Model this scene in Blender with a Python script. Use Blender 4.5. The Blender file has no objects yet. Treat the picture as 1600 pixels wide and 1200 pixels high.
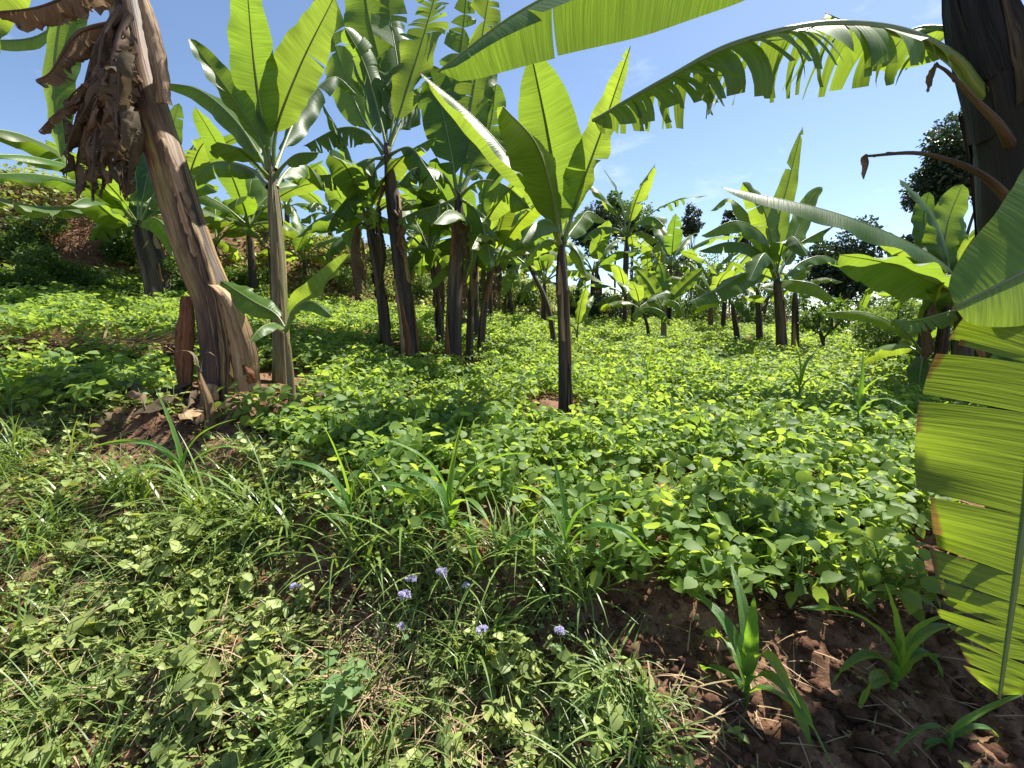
import bpy, math, random
import numpy as np
from mathutils import Vector, Matrix

# ------------------------------------------------------------------ camera, sky, sun, exposure
scene = bpy.context.scene
EYE = np.array([0.0, 0.0, 1.5])
PITCH = math.radians(8.0)
FPX = 700.0                                   # focal length in pixels of a 1600 px wide frame
cam_data = bpy.data.cameras.new("camera")
cam_data.sensor_width = 36.0
cam_data.lens = 36.0 * FPX / 1600.0
cam_data.clip_start = 0.05
cam_data.clip_end = 3000.0
cam = bpy.data.objects.new("camera", cam_data)
cam.location = EYE
cam.rotation_euler = (math.radians(90) - PITCH, 0, 0)
scene.collection.objects.link(cam)
scene.camera = cam

SUN_EL, SUN_AZ = math.radians(56.0), math.radians(46.0)      # azimuth: to the right of +Y
world = bpy.data.worlds.new("World")
scene.world = world
world.use_nodes = True
wn, wl = world.node_tree.nodes, world.node_tree.links
wn.clear()
w_out = wn.new("ShaderNodeOutputWorld")
w_bg = wn.new("ShaderNodeBackground")
w_bg.inputs["Strength"].default_value = 0.082
w_sky = wn.new("ShaderNodeTexSky")
w_sky.sky_type = 'NISHITA'
w_sky.sun_disc = False
w_sky.sun_elevation = SUN_EL
w_sky.sun_rotation = SUN_AZ
w_sky.altitude = 1400.0
w_sky.air_density = 1.0
w_sky.dust_density = 1.0
w_sky.ozone_density = 1.6
# thin wisps of cloud all over the sky
w_tc = wn.new("ShaderNodeTexCoord")
w_map = wn.new("ShaderNodeMapping")
w_map.inputs["Scale"].default_value = (2.2, 2.2, 6.0)
w_map.inputs["Rotation"].default_value = (0.2, 0.35, 0.6)
w_noise = wn.new("ShaderNodeTexNoise")
w_noise.inputs["Scale"].default_value = 2.3
w_noise.inputs["Detail"].default_value = 8.0
w_noise.inputs["Roughness"].default_value = 0.62
w_ramp = wn.new("ShaderNodeValToRGB")
w_ramp.color_ramp.elements[0].position = 0.59
w_ramp.color_ramp.elements[0].color = (0, 0, 0, 1)
w_ramp.color_ramp.elements[1].position = 0.82
w_ramp.color_ramp.elements[1].color = (0.45, 0.45, 0.45, 1)
w_mix = wn.new("ShaderNodeMixRGB")
w_mix.inputs["Color2"].default_value = (6.6, 7.2, 8.2, 1)
wl.new(w_tc.outputs["Generated"], w_map.inputs["Vector"])
wl.new(w_map.outputs["Vector"], w_noise.inputs["Vector"])
wl.new(w_noise.outputs["Fac"], w_ramp.inputs["Fac"])
wl.new(w_ramp.outputs["Color"], w_mix.inputs["Fac"])
wl.new(w_sky.outputs["Color"], w_mix.inputs["Color1"])
wl.new(w_mix.outputs["Color"], w_bg.inputs["Color"])
wl.new(w_bg.outputs["Background"], w_out.inputs["Surface"])

sun_data = bpy.data.lights.new("sun", 'SUN')
sun_data.energy = 5.0
sun_data.angle = math.radians(0.5)
sun_data.color = (1.0, 0.95, 0.86)
sun = bpy.data.objects.new("sun", sun_data)
sdir = Vector((math.sin(SUN_AZ) * math.cos(SUN_EL), math.cos(SUN_AZ) * math.cos(SUN_EL), math.sin(SUN_EL)))
sun.rotation_euler = sdir.to_track_quat('Z', 'Y').to_euler()
sun.location = (6, 8, 20)
scene.collection.objects.link(sun)

scene.view_settings.view_transform = 'Standard'
scene.view_settings.look = 'None'
scene.view_settings.exposure = 1.24
scene.view_settings.gamma = 1.0
scene.view_settings.use_curve_mapping = False
scene.render.engine = 'CYCLES'
scene.cycles.max_bounces = 6
scene.cycles.diffuse_bounces = 4
scene.cycles.glossy_bounces = 2
scene.cycles.transmission_bounces = 3
scene.cycles.transparent_max_bounces = 4
scene.cycles.use_denoising = True

# ------------------------------------------------------------------ helpers
C = scene.collection
rng = np.random.default_rng(7)
random.seed(7)
CT, ST = math.cos(math.radians(90) - PITCH), math.sin(math.radians(90) - PITCH)


def ray(px, py):
    X, Y = (px - 800.0) / FPX, (600.0 - py) / FPX
    return np.array([X, Y * CT + ST, Y * ST - CT])


def P(px, py, d):
    return EYE + d * ray(px, py)


def vnoise(x, y, seed=0):
    x = np.asarray(x, float); y = np.asarray(y, float)
    xi, yi = np.floor(x).astype(np.int64), np.floor(y).astype(np.int64)
    fx, fy = x - xi, y - yi
    fx, fy = fx * fx * (3 - 2 * fx), fy * fy * (3 - 2 * fy)

    def hsh(a, b):
        n = (a * 374761393 + b * 668265263 + seed * 974634773) & 0xFFFFFFFF
        n = ((n ^ (n >> 13)) * 1274126177) & 0xFFFFFFFF
        return ((n ^ (n >> 16)) & 0xFFFF) / 65535.0
    a, b = hsh(xi, yi), hsh(xi + 1, yi)
    c, d = hsh(xi, yi + 1), hsh(xi + 1, yi + 1)
    return (a * (1 - fx) + b * fx) * (1 - fy) + (c * (1 - fx) + d * fx) * fy - 0.5


def fbm(x, y, seed=0, octs=4):
    s, a = 0.0, 1.0
    for o in range(octs):
        s = s + a * vnoise(x * 2 ** o, y * 2 ** o, seed + o * 17)
        a *= 0.5
    return s


def sstep(a, b, x):
    t = np.clip((x - a) / (b - a), 0, 1)
    return t * t * (3 - 2 * t)


def edge_y(x):
    """front edge of the bean terrace"""
    return 1.66 - 0.20 * sstep(0.0, 0.7, x) - 0.45 * np.minimum(x, 0) + 0.05 * np.sin(3.1 * x + 0.5)


def bank_s(x, y):
    return (x + 8) * (-0.545) + (y - 8) * 0.838 + 0.5 * vnoise(x * 0.35, y * 0.35, 5)


def height(x, y, rough=True):
    x = np.asarray(x, float); y = np.asarray(y, float)
    ax = np.where(x < 0, -0.12 * x, -0.05 * x)
    ax = np.where(x < -14, 1.68, ax)
    ax = np.where(x > 26, -1.3, ax)
    yy = np.where(y < 10, y, 10 + (y - 10) * 0.6)
    yy = np.where(y > 18, 14.8 + (y - 18) * 0.12, yy)
    yy = np.where(y > 60, 19.84 - (y - 60) * 0.12, yy)
    yy = np.where(yy < -5, -5, yy)
    z = -1.13 + ax + 0.10 * yy
    t = np.maximum(edge_y(x) - y, 0)
    rt = sstep(-0.1, 0.5, x)
    z = z - (0.085 - 0.03 * rt) * sstep(0, 0.2, t) - (0.3 - 0.2 * rt) * np.minimum(t, 1.2)
    s = bank_s(x, y)
    H = np.clip(1.05 - 0.085 * x, 0.55, 1.75)
    z = z + H * sstep(0.0, 1.9, s) - 0.085 * np.clip(s - 1.2, 0, 14)
    if rough:
        far = sstep(12, 30, np.hypot(x, y))
        z = z + (1 - far) * (0.10 * fbm(x * 0.9, y * 0.9, 1, 3) + 0.055 * fbm(x * 6, y * 6, 3, 3))
        z = z + 0.8 * far * vnoise(x * 0.06, y * 0.06, 9)
        near = (1 - sstep(3.2, 5, np.hypot(x, y)))
        z = z + near * (0.042 * fbm(x * 20, y * 20, 6, 2) + 0.06 * np.abs(fbm(x * 9, y * 9, 12, 2)))
    return 1.5 + z


def hit(px, py):
    r = ray(px, py)
    ts = np.concatenate([np.arange(0.5, 6, 0.01), np.arange(6, 60, 0.05)])
    p = EYE[None, :] + ts[:, None] * r[None, :]
    below = p[:, 2] < height(p[:, 0], p[:, 1], False)
    i = int(np.argmax(below)) if below.any() else len(ts) - 1
    q = p[i]
    return np.array([q[0], q[1], float(height(q[0], q[1]))]), ts[i]


def make_mesh(name, verts, faces, uvs=None, rnd=None, smooth=True):
    """faces: (n,k) int array, or list of such arrays; uvs per vertex; rnd per vertex"""
    me = bpy.data.meshes.new(name)
    verts = np.asarray(verts, np.float32)
    fl = faces if isinstance(faces, list) else [faces]
    fl = [np.asarray(f, np.int32) for f in fl if len(f)]
    loops = np.concatenate([f.ravel() for f in fl])
    tot = np.concatenate([np.full(len(f), f.shape[1], np.int32) for f in fl])
    start = np.concatenate([[0], np.cumsum(tot)[:-1]]).astype(np.int32)
    me.vertices.add(len(verts))
    me.vertices.foreach_set("co", verts.ravel())
    me.loops.add(len(loops))
    me.loops.foreach_set("vertex_index", loops)
    me.polygons.add(len(tot))
    me.polygons.foreach_set("loop_start", start)
    me.polygons.foreach_set("loop_total", tot)
    if smooth:
        me.polygons.foreach_set("use_smooth", np.ones(len(tot), bool))
    if uvs is not None:
        ul = me.uv_layers.new(name="UVMap")
        ul.data.foreach_set("uv", np.asarray(uvs, np.float32)[loops].ravel())
    if rnd is not None:
        at = me.attributes.new("rnd", 'FLOAT', 'POINT')
        at.data.foreach_set("value", np.asarray(rnd, np.float32))
    me.update(calc_edges=True)
    return me


def obj(name, me, mat=None, parent=None):
    if mat is not None and len(me.materials) == 0:
        me.materials.append(mat)
    o = bpy.data.objects.new(name, me)
    C.objects.link(o)
    if parent is not None:
        o.parent = parent
        o.matrix_parent_inverse = Matrix.Identity(4)
    return o


def empty(name, loc):
    o = bpy.data.objects.new(name, None)
    o.location = loc
    o.empty_display_size = 0.1
    C.objects.link(o)
    return o


def tag(o, label=None, cat=None, group=None, kind=None):
    if label: o["label"] = label
    if cat: o["category"] = cat
    if group: o["group"] = group
    if kind: o["kind"] = kind
    return o


class MB:
    """collects vertices / faces"""
    def __init__(self):
        self.v, self.f4, self.f3, self.uv, self.r, self.n = [], [], [], [], [], 0

    def add(self, v, f4=None, f3=None, uv=None, rnd=0.0):
        v = np.asarray(v, float)
        if f4 is not None and len(f4): self.f4.append(np.asarray(f4, int) + self.n)
        if f3 is not None and len(f3): self.f3.append(np.asarray(f3, int) + self.n)
        self.v.append(v)
        self.uv.append(np.zeros((len(v), 2)) if uv is None else np.asarray(uv, float))
        self.r.append(np.broadcast_to(np.asarray(rnd, float), (len(v),)))
        self.n += len(v)

    def mesh(self, name, smooth=True, origin=None):
        v = np.concatenate(self.v)
        if origin is not None: v = v - np.asarray(origin)[None, :]
        f = []
        if self.f4: f.append(np.concatenate(self.f4))
        if self.f3: f.append(np.concatenate(self.f3))
        return make_mesh(name, v, f, np.concatenate(self.uv), np.concatenate(self.r), smooth)


def unit(v):
    return v / (np.linalg.norm(v, axis=-1, keepdims=True) + 1e-9)


def curve_pts(ctrl, n):
    """Catmull-Rom through ctrl, n samples evenly spaced by arc length"""
    c = np.asarray(ctrl, float)
    if len(c) == 2: c = np.array([c[0], (c[0] + c[1]) / 2, c[1]])
    c = np.vstack([2 * c[0] - c[1], c, 2 * c[-1] - c[-2]])
    out = []
    for i in range(1, len(c) - 2):
        t = np.linspace(0, 1, 24, endpoint=False)[:, None]
        p0, p1, p2, p3 = c[i - 1], c[i], c[i + 1], c[i + 2]
        out.append(0.5 * ((2 * p1) + (-p0 + p2) * t + (2 * p0 - 5 * p1 + 4 * p2 - p3) * t ** 2 + (-p0 + 3 * p1 - 3 * p2 + p3) * t ** 3))
    out.append(c[-2][None, :])
    p = np.concatenate(out)
    s = np.concatenate([[0], np.cumsum(np.linalg.norm(np.diff(p, axis=0), axis=1))])
    q = np.linspace(0, s[-1], n)
    return np.stack([np.interp(q, s, p[:, k]) for k in range(3)], 1), s[-1]


def tube(mb, pts, rad, sides=6, rnd=0.0, jitter=0.0, seed=0, flat=1.0, cap=True):
    pts = np.asarray(pts, float); n = len(pts)
    rad = np.broadcast_to(np.asarray(rad, float), (n,))
    T = unit(np.gradient(pts, axis=0))
    ref = np.array([1.0, 0.15, 0.0]) if abs(T[:, 2]).mean() > 0.6 else np.array([0.0, 0.0, 1.0])
    A = unit(ref[None, :] - (T @ ref)[:, None] * T)
    Bv = np.cross(T, A)
    th = np.linspace(0, 2 * math.pi, sides, endpoint=False)
    r = rad[:, None] * np.ones((1, sides))
    L = np.concatenate([[0], np.cumsum(np.linalg.norm(np.diff(pts, axis=0), axis=1))])
    if jitter:
        g = np.random.default_rng(seed)
        lob = np.zeros((n, sides))
        for k in (2, 3, 5, 7):
            lob += np.cos(k * th[None, :] + g.uniform(0, 6.28) + L[:, None] * g.uniform(-1, 1) * 1.5) * g.uniform(.3, 1) / k
        r = r * (1 + jitter * lob + jitter * 0.25 * g.normal(size=(n, sides)))
    v = pts[:, None, :] + (np.cos(th)[None, :, None] * A[:, None, :] * flat + np.sin(th)[None, :, None] * Bv[:, None, :]) * r[..., None]
    uv = np.stack([np.broadcast_to(th / (2 * math.pi), (n, sides)), np.broadcast_to(L[:, None], (n, sides))], -1)
    i, j = np.meshgrid(np.arange(n - 1), np.arange(sides), indexing='ij')
    j2 = (j + 1) % sides
    f4 = np.stack([i * sides + j, i * sides + j2, (i + 1) * sides + j2, (i + 1) * sides + j], -1).reshape(-1, 4)
    V = v.reshape(-1, 3); U = uv.reshape(-1, 2); f3 = None
    if cap:
        V = np.vstack([V, pts[-1:] + T[-1:] * rad[-1] * 0.3]); U = np.vstack([U, [[0.5, L[-1]]]])
        k = np.arange(sides)
        f3 = np.stack([(n - 1) * sides + k, (n - 1) * sides + (k + 1) % sides, np.full(sides, n * sides)], -1)
    mb.add(V, f4, f3, U, rnd)


# ------------------------------------------------------------------ materials
def nt(name):
    m = bpy.data.materials.new(name)
    m.use_nodes = True
    n, l = m.node_tree.nodes, m.node_tree.links
    n.clear()
    return m, n, l


def col(c): return (c[0], c[1], c[2], 1.0)


def ramp(n, stops):
    r = n.new("ShaderNodeValToRGB")
    e = r.color_ramp.elements
    e[0].position, e[0].color = stops[0][0], col(stops[0][1])
    e[1].position, e[1].color = stops[-1][0], col(stops[-1][1])
    for p, c in stops[1:-1]:
        x = e.new(p); x.color = col(c)
    return r


def leaf_mat(name, base, trans, rough=0.42, spec=0.45, tmix=0.5, var=0.3, veins=None, edge=None, patch=None, obj_random=True):
    m, n, l = nt(name)
    out = n.new("ShaderNodeOutputMaterial")
    pr = n.new("ShaderNodeBsdfPrincipled")
    tr = n.new("ShaderNodeBsdfTranslucent")
    mx = n.new("ShaderNodeMixShader"); mx.inputs[0].default_value = tmix
    at = n.new("ShaderNodeAttribute"); at.attribute_name = "rnd"
    oi = n.new("ShaderNodeObjectInfo")
    ad = n.new("ShaderNodeMath"); ad.operation = 'ADD'
    fr = n.new("ShaderNodeMath"); fr.operation = 'FRACT'
    l.new(at.outputs["Fac"], ad.inputs[0])
    if obj_random: l.new(oi.outputs["Random"], ad.inputs[1])
    else: ad.inputs[1].default_value = 0.37
    l.new(ad.outputs[0], fr.inputs[0])
    tc = n.new("ShaderNodeTexCoord")
    ns = n.new("ShaderNodeTexNoise"); ns.inputs["Scale"].default_value = 5.0; ns.inputs["Detail"].default_value = 3.0
    l.new(tc.outputs["Object"], ns.inputs["Vector"])
    sm = n.new("ShaderNodeMath"); sm.operation = 'MULTIPLY_ADD'; sm.inputs[1].default_value = 0.6; 
    l.new(ns.outputs["Fac"], sm.inputs[0]); l.new(fr.outputs[0], sm.inputs[2])
    val = n.new("ShaderNodeMapRange"); val.inputs["From Min"].default_value = 0.2; val.inputs["From Max"].default_value = 1.4
    val.inputs["To Min"].default_value = 1 - var; val.inputs["To Max"].default_value = 1 + var
    l.new(sm.outputs[0], val.inputs["Value"])
    hue = n.new("ShaderNodeMapRange"); hue.inputs["To Min"].default_value = 0.515; hue.inputs["To Max"].default_value = 0.485
    l.new(fr.outputs[0], hue.inputs["Value"])

    def tint(c):
        src = None
        if patch:
            rp = ramp(n, [(0.66, c), (0.70, patch)])
            pn = n.new("ShaderNodeTexNoise"); pn.inputs["Scale"].default_value = 2.5; pn.inputs["Detail"].default_value = 4
            l.new(tc.outputs["Object"], pn.inputs["Vector"]); l.new(pn.outputs["Fac"], rp.inputs["Fac"])
            src = rp.outputs["Color"]
        h = n.new("ShaderNodeHueSaturation")
        h.inputs["Color"].default_value = col(c)
        if src: l.new(src, h.inputs["Color"])
        l.new(hue.outputs[0], h.inputs["Hue"]); l.new(val.outputs[0], h.inputs["Value"])
        return h.outputs["Color"]
    cb, ct = tint(base), tint(trans)
    nrm = None
    if veins or edge:
        uv = n.new("ShaderNodeUVMap"); uv.uv_map = "UVMap"
        sep = n.new("ShaderNodeSeparateXYZ"); l.new(uv.outputs["UV"], sep.inputs[0])
    if veins:
        mp = n.new("ShaderNodeMapping"); l.new(uv.outputs["UV"], mp.inputs["Vector"])
        if veins == 'banana':
            mp.inputs["Scale"].default_value = (0.5, 55.0, 1.0)
        else:
            mp.inputs["Scale"].default_value = (3.0, 40.0, 1.0)
        vn = n.new("ShaderNodeTexNoise"); vn.inputs["Scale"].default_value = 1.6; vn.inputs["Detail"].default_value = 3.0
        l.new(mp.outputs[0], vn.inputs["Vector"])
        bp = n.new("ShaderNodeBump"); bp.inputs["Strength"].default_value = 0.45; bp.inputs["Distance"].default_value = 0.006
        l.new(vn.outputs["Fac"], bp.inputs["Height"])
        nrm = bp.outputs[0]
        vr = n.new("ShaderNodeMapRange"); vr.inputs["From Min"].default_value = 0.3; vr.inputs["From Max"].default_value = 0.7
        vr.inputs["To Min"].default_value = 0.78; vr.inputs["To Max"].default_value = 1.15
        l.new(vn.outputs["Fac"], vr.inputs["Value"])

        def streak(c):
            k = n.new("ShaderNodeVectorMath"); k.operation = 'SCALE'
            l.new(c, k.inputs[0]); l.new(vr.outputs[0], k.inputs["Scale"])
            return k.outputs[0]
        cb, ct = streak(cb), streak(ct)
    if edge:
        en = n.new("ShaderNodeTexNoise"); en.inputs["Scale"].default_value = 9.0; en.inputs["Detail"].default_value = 4.0
        l.new(tc.outputs["Object"], en.inputs["Vector"])
        e2 = n.new("ShaderNodeMath"); e2.operation = 'MULTIPLY_ADD'; e2.inputs[1].default_value = 0.55
        l.new(en.outputs["Fac"], e2.inputs[0]); l.new(sep.outputs["X"], e2.inputs[2])
        er = n.new("ShaderNodeMapRange"); er.inputs["From Min"].default_value = edge; er.inputs["From Max"].default_value = edge + 0.06
        l.new(e2.outputs[0], er.inputs["Value"])

        def brown(c, b):
            k = n.new("ShaderNodeMixRGB"); l.new(er.outputs[0], k.inputs[0]); l.new(c, k.inputs[1]); k.inputs[2].default_value = col(b)
            return k.outputs[0]
        cb, ct = brown(cb, (0.16, 0.10, 0.035)), brown(ct, (0.25, 0.15, 0.03))
    l.new(cb, pr.inputs["Base Color"]); l.new(ct, tr.inputs["Color"])
    pr.inputs["Roughness"].default_value = rough
    pr.inputs["Specular IOR Level"].default_value = spec
    if nrm:
        l.new(nrm, pr.inputs["Normal"]); l.new(nrm, tr.inputs["Normal"])
    l.new(pr.outputs[0], mx.inputs[1]); l.new(tr.outputs[0], mx.inputs[2]); l.new(mx.outputs[0], out.inputs["Surface"])
    return m


def stem_mat(name, stops, scale=(6, 1.2, 1), rough=0.7, bump=0.6, spec=0.3, blotch=None):
    """fibrous material: noise stretched along the UV v axis"""
    m, n, l = nt(name)
    out = n.new("ShaderNodeOutputMaterial"); pr = n.new("ShaderNodeBsdfPrincipled")
    uv = n.new("ShaderNodeUVMap"); uv.uv_map = "UVMap"
    oi = n.new("ShaderNodeObjectInfo")
    cmb = n.new("ShaderNodeCombineXYZ"); l.new(oi.outputs["Random"], cmb.inputs["Z"])
    adv = n.new("ShaderNodeVectorMath"); adv.operation = 'ADD'
    l.new(uv.outputs["UV"], adv.inputs[0]); l.new(cmb.outputs[0], adv.inputs[1])
    mp = n.new("ShaderNodeMapping"); mp.inputs["Scale"].default_value = (scale[0], scale[1], 20.0)
    l.new(adv.outputs[0], mp.inputs["Vector"])
    a = n.new("ShaderNodeTexNoise"); a.inputs["Scale"].default_value = 1.0; a.inputs["Detail"].default_value = 5.0; a.inputs["Roughness"].default_value = 0.65
    l.new(mp.outputs[0], a.inputs["Vector"])
    rp = ramp(n, stops); l.new(a.outputs["Fac"], rp.inputs["Fac"])
    mp2 = n.new("ShaderNodeMapping"); mp2.inputs["Scale"].default_value = (scale[0] * 9, scale[1] * 1.5, 20.0)
    l.new(adv.outputs[0], mp2.inputs["Vector"])
    b = n.new("ShaderNodeTexNoise"); b.inputs["Scale"].default_value = 1.0; b.inputs["Detail"].default_value = 4.0
    l.new(mp2.outputs[0], b.inputs["Vector"])
    mr = n.new("ShaderNodeMapRange"); mr.inputs["From Min"].default_value = 0.3; mr.inputs["From Max"].default_value = 0.7
    mr.inputs["To Min"].default_value = 0.55; mr.inputs["To Max"].default_value = 1.25
    l.new(b.outputs["Fac"], mr.inputs["Value"])
    k = n.new("ShaderNodeVectorMath"); k.operation = 'SCALE'
    l.new(rp.outputs[0], k.inputs[0]); l.new(mr.outputs[0], k.inputs["Scale"])
    l.new(k.outputs[0], pr.inputs["Base Color"])
    bp = n.new("ShaderNodeBump"); bp.inputs["Strength"].default_value = bump; bp.inputs["Distance"].default_value = 0.012
    sm = n.new("ShaderNodeMath"); sm.operation = 'ADD'
    l.new(a.outputs["Fac"], sm.inputs[0]); l.new(b.outputs["Fac"], sm.inputs[1]); l.new(sm.outputs[0], bp.inputs["Height"])
    l.new(bp.outputs[0], pr.inputs["Normal"])
    pr.inputs["Roughness"].default_value = rough; pr.inputs["Specular IOR Level"].default_value = spec
    l.new(pr.outputs[0], out.inputs["Surface"])
    return m


def soil_mat(name, stops, scale=6.0):
    m, n, l = nt(name)
    out = n.new("ShaderNodeOutputMaterial"); pr = n.new("ShaderNodeBsdfPrincipled")
    tc = n.new("ShaderNodeTexCoord")
    a = n.new("ShaderNodeTexNoise"); a.inputs["Scale"].default_value = scale; a.inputs["Detail"].default_value = 8.0; a.inputs["Roughness"].default_value = 0.7
    l.new(tc.outputs["Object"], a.inputs["Vector"])
    rp = ramp(n, stops); l.new(a.outputs["Fac"], rp.inputs["Fac"])
    b = n.new("ShaderNodeTexNoise"); b.inputs["Scale"].default_value = 70.0; b.inputs["Detail"].default_value = 6.0; b.inputs["Roughness"].default_value = 0.7
    l.new(tc.outputs["Object"], b.inputs["Vector"])
    v = n.new("ShaderNodeTexVoronoi"); v.inputs["Scale"].default_value = 38.0
    l.new(tc.outputs["Object"], v.inputs["Vector"])
    ad = n.new("ShaderNodeMath"); ad.operation = 'MULTIPLY_ADD'; ad.inputs[1].default_value = -0.5
    l.new(v.outputs["Distance"], ad.inputs[0]); l.new(b.outputs["Fac"], ad.inputs[2])
    bp = n.new("ShaderNodeBump"); bp.inputs["Strength"].default_value = 0.6; bp.inputs["Distance"].default_value = 0.018
    l.new(ad.outputs[0], bp.inputs["Height"]); l.new(bp.outputs[0], pr.inputs["Normal"])
    mr = n.new("ShaderNodeMapRange"); mr.inputs["From Min"].default_value = 0.3; mr.inputs["From Max"].default_value = 0.7
    mr.inputs["To Min"].default_value = 0.6; mr.inputs["To Max"].default_value = 1.3
    l.new(b.outputs["Fac"], mr.inputs["Value"])
    k = n.new("ShaderNodeVectorMath"); k.operation = 'SCALE'
    l.new(rp.outputs[0], k.inputs[0]); l.new(mr.outputs[0], k.inputs["Scale"])
    l.new(k.outputs[0], pr.inputs["Base Color"])
    pr.inputs["Roughness"].default_value = 0.95; pr.inputs["Specular IOR Level"].default_value = 0.15
    l.new(pr.outputs[0], out.inputs["Surface"])
    return m


M = {}
M['banana'] = leaf_mat('banana_leaf', (0.075, 0.15, 0.035), (0.26, 0.38, 0.03), 0.44, 0.45, 0.52, 0.28, 'banana', 1.34)
M['banana_old'] = leaf_mat('banana_leaf_yellowing', (0.11, 0.16, 0.03), (0.29, 0.41, 0.02), 0.42, 0.45, 0.55, 0.2, 'banana', 1.24, (0.22, 0.13, 0.03))
M['banana_young'] = leaf_mat('banana_leaf_young', (0.10, 0.20, 0.03), (0.31, 0.43, 0.035), 0.38, 0.45, 0.55, 0.2, 'banana')
M['dry'] = leaf_mat('dry_banana_leaf', (0.185, 0.135, 0.085), (0.20, 0.14, 0.08), 0.8, 0.2, 0.35, 0.5, 'banana')
M['bean'] = leaf_mat('bean_leaf', (0.15, 0.25, 0.06), (0.39, 0.53, 0.06), 0.55, 0.3, 0.5, 0.36, obj_random=True)
M['bean_stem'] = leaf_mat('bean_stem', (0.14, 0.22, 0.06), (0.2, 0.3, 0.04), 0.5, 0.3, 0.15, 0.2)
M['weed'] = leaf_mat('weed_leaf', (0.25, 0.315, 0.095), (0.40, 0.46, 0.07), 0.5, 0.35, 0.34, 0.42)
M['weed_blue'] = leaf_mat('soft_weed_leaf', (0.15, 0.24, 0.09), (0.28, 0.42, 0.08), 0.55, 0.3, 0.38, 0.3)
M['grass'] = leaf_mat('grass_blade', (0.165, 0.255, 0.065), (0.32, 0.43, 0.045), 0.38, 0.5, 0.38, 0.35)
M['maize'] = leaf_mat('maize_leaf', (0.11, 0.23, 0.06), (0.32, 0.52, 0.03), 0.4, 0.45, 0.5, 0.15, 'maize')
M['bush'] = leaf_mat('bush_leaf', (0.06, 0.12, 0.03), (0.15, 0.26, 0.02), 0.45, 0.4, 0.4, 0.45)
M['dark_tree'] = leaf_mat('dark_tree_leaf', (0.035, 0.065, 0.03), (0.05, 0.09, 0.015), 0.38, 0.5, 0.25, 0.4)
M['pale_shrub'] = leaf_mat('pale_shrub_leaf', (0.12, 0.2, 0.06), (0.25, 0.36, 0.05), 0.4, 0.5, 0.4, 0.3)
M['straw'] = leaf_mat('straw', (0.36, 0.27, 0.16), (0.25, 0.17, 0.08), 0.75, 0.2, 0.2, 0.45)
M['midrib'] = stem_mat('leaf_midrib', [(0.3, (0.12, 0.19, 0.04)), (0.7, (0.24, 0.30, 0.07))], (3, 2, 1), 0.4, 0.15, 0.5)
M['dry_rib'] = stem_mat('dry_midrib', [(0.3, (0.06, 0.04, 0.028)), (0.7, (0.17, 0.115, 0.075))], (3, 3, 1), 0.75, 0.4)
M['trunk_pale'] = stem_mat('pale_pseudostem', [(0.36, (0.025, 0.014, 0.011)), (0.46, (0.085, 0.045, 0.025)), (0.54, (0.19, 0.105, 0.048)), (0.59, (0.27, 0.21, 0.06)), (0.64, (0.35, 0.215, 0.10)), (0.76, (0.52, 0.36, 0.19))], (5, 0.8, 1), 0.6, 0.45, 0.35)
M['trunk_dark'] = stem_mat('dark_pseudostem', [(0.3, (0.012, 0.010, 0.010)), (0.48, (0.045, 0.032, 0.024)), (0.6, (0.12, 0.085, 0.05)), (0.75, (0.24, 0.17, 0.10))], (7, 1.0, 1), 0.6, 0.7, 0.35)
M['trunk_black'] = stem_mat('blackened_pseudostem', [(0.32, (0.008, 0.007, 0.007)), (0.55, (0.022, 0.017, 0.014)), (0.66, (0.06, 0.042, 0.028)), (0.78, (0.15, 0.105, 0.065))], (7, 1.0, 1), 0.6, 0.7, 0.35)
M['trunk_green'] = stem_mat('green_pseudostem', [(0.3, (0.04, 0.025, 0.018)), (0.44, (0.15, 0.11, 0.055)), (0.53, (0.20, 0.20, 0.07)), (0.6, (0.30, 0.22, 0.12)), (0.75, (0.46, 0.34, 0.22))], (6, 1.1, 1), 0.5, 0.5, 0.4)
M['sheath_tan'] = stem_mat('tan_sheath', [(0.3, (0.17, 0.095, 0.045)), (0.5, (0.40, 0.26, 0.135)), (0.72, (0.58, 0.42, 0.25))], (5, 1.5, 1), 0.7, 0.5)
M['sheath_brown'] = stem_mat('brown_sheath', [(0.3, (0.09, 0.035, 0.015)), (0.5, (0.24, 0.095, 0.038)), (0.72, (0.38, 0.18, 0.08))], (5, 1.5, 1), 0.7, 0.5)
M['bark'] = stem_mat('bark', [(0.3, (0.03, 0.022, 0.016)), (0.7, (0.14, 0.10, 0.07))], (5, 3, 1), 0.9, 0.8)
M['soil'] = soil_mat('soil', [(0.25, (0.032, 0.016, 0.010)), (0.43, (0.12, 0.063, 0.037)), (0.55, (0.21, 0.12, 0.072)), (0.75, (0.31, 0.195, 0.125))])
M['clod'] = soil_mat('soil_clod', [(0.25, (0.04, 0.02, 0.012)), (0.5, (0.10, 0.05, 0.03)), (0.75, (0.18, 0.10, 0.06))], 9.0)
M['stone'] = soil_mat('red_stone', [(0.25, (0.16, 0.07, 0.04)), (0.75, (0.34, 0.18, 0.10))], 14.0)
M['flower'] = leaf_mat('lilac_floret', (0.72, 0.68, 0.86), (0.6, 0.55, 0.8), 0.7, 0.2, 0.35, 0.2)

# ------------------------------------------------------------------ ground
def spaced(lo_far, lo, hi, hi_far, step, grow=1.09):
    mid = list(np.arange(lo, hi, step))
    a, s, x = [], step, lo
    while x > lo_far:
        s *= grow; x -= s; a.append(x)
    b, s, x = [], step, mid[-1]
    while x < hi_far:
        s *= grow; x += s; b.append(x)
    return np.array(a[::-1] + mid + b)


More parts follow.
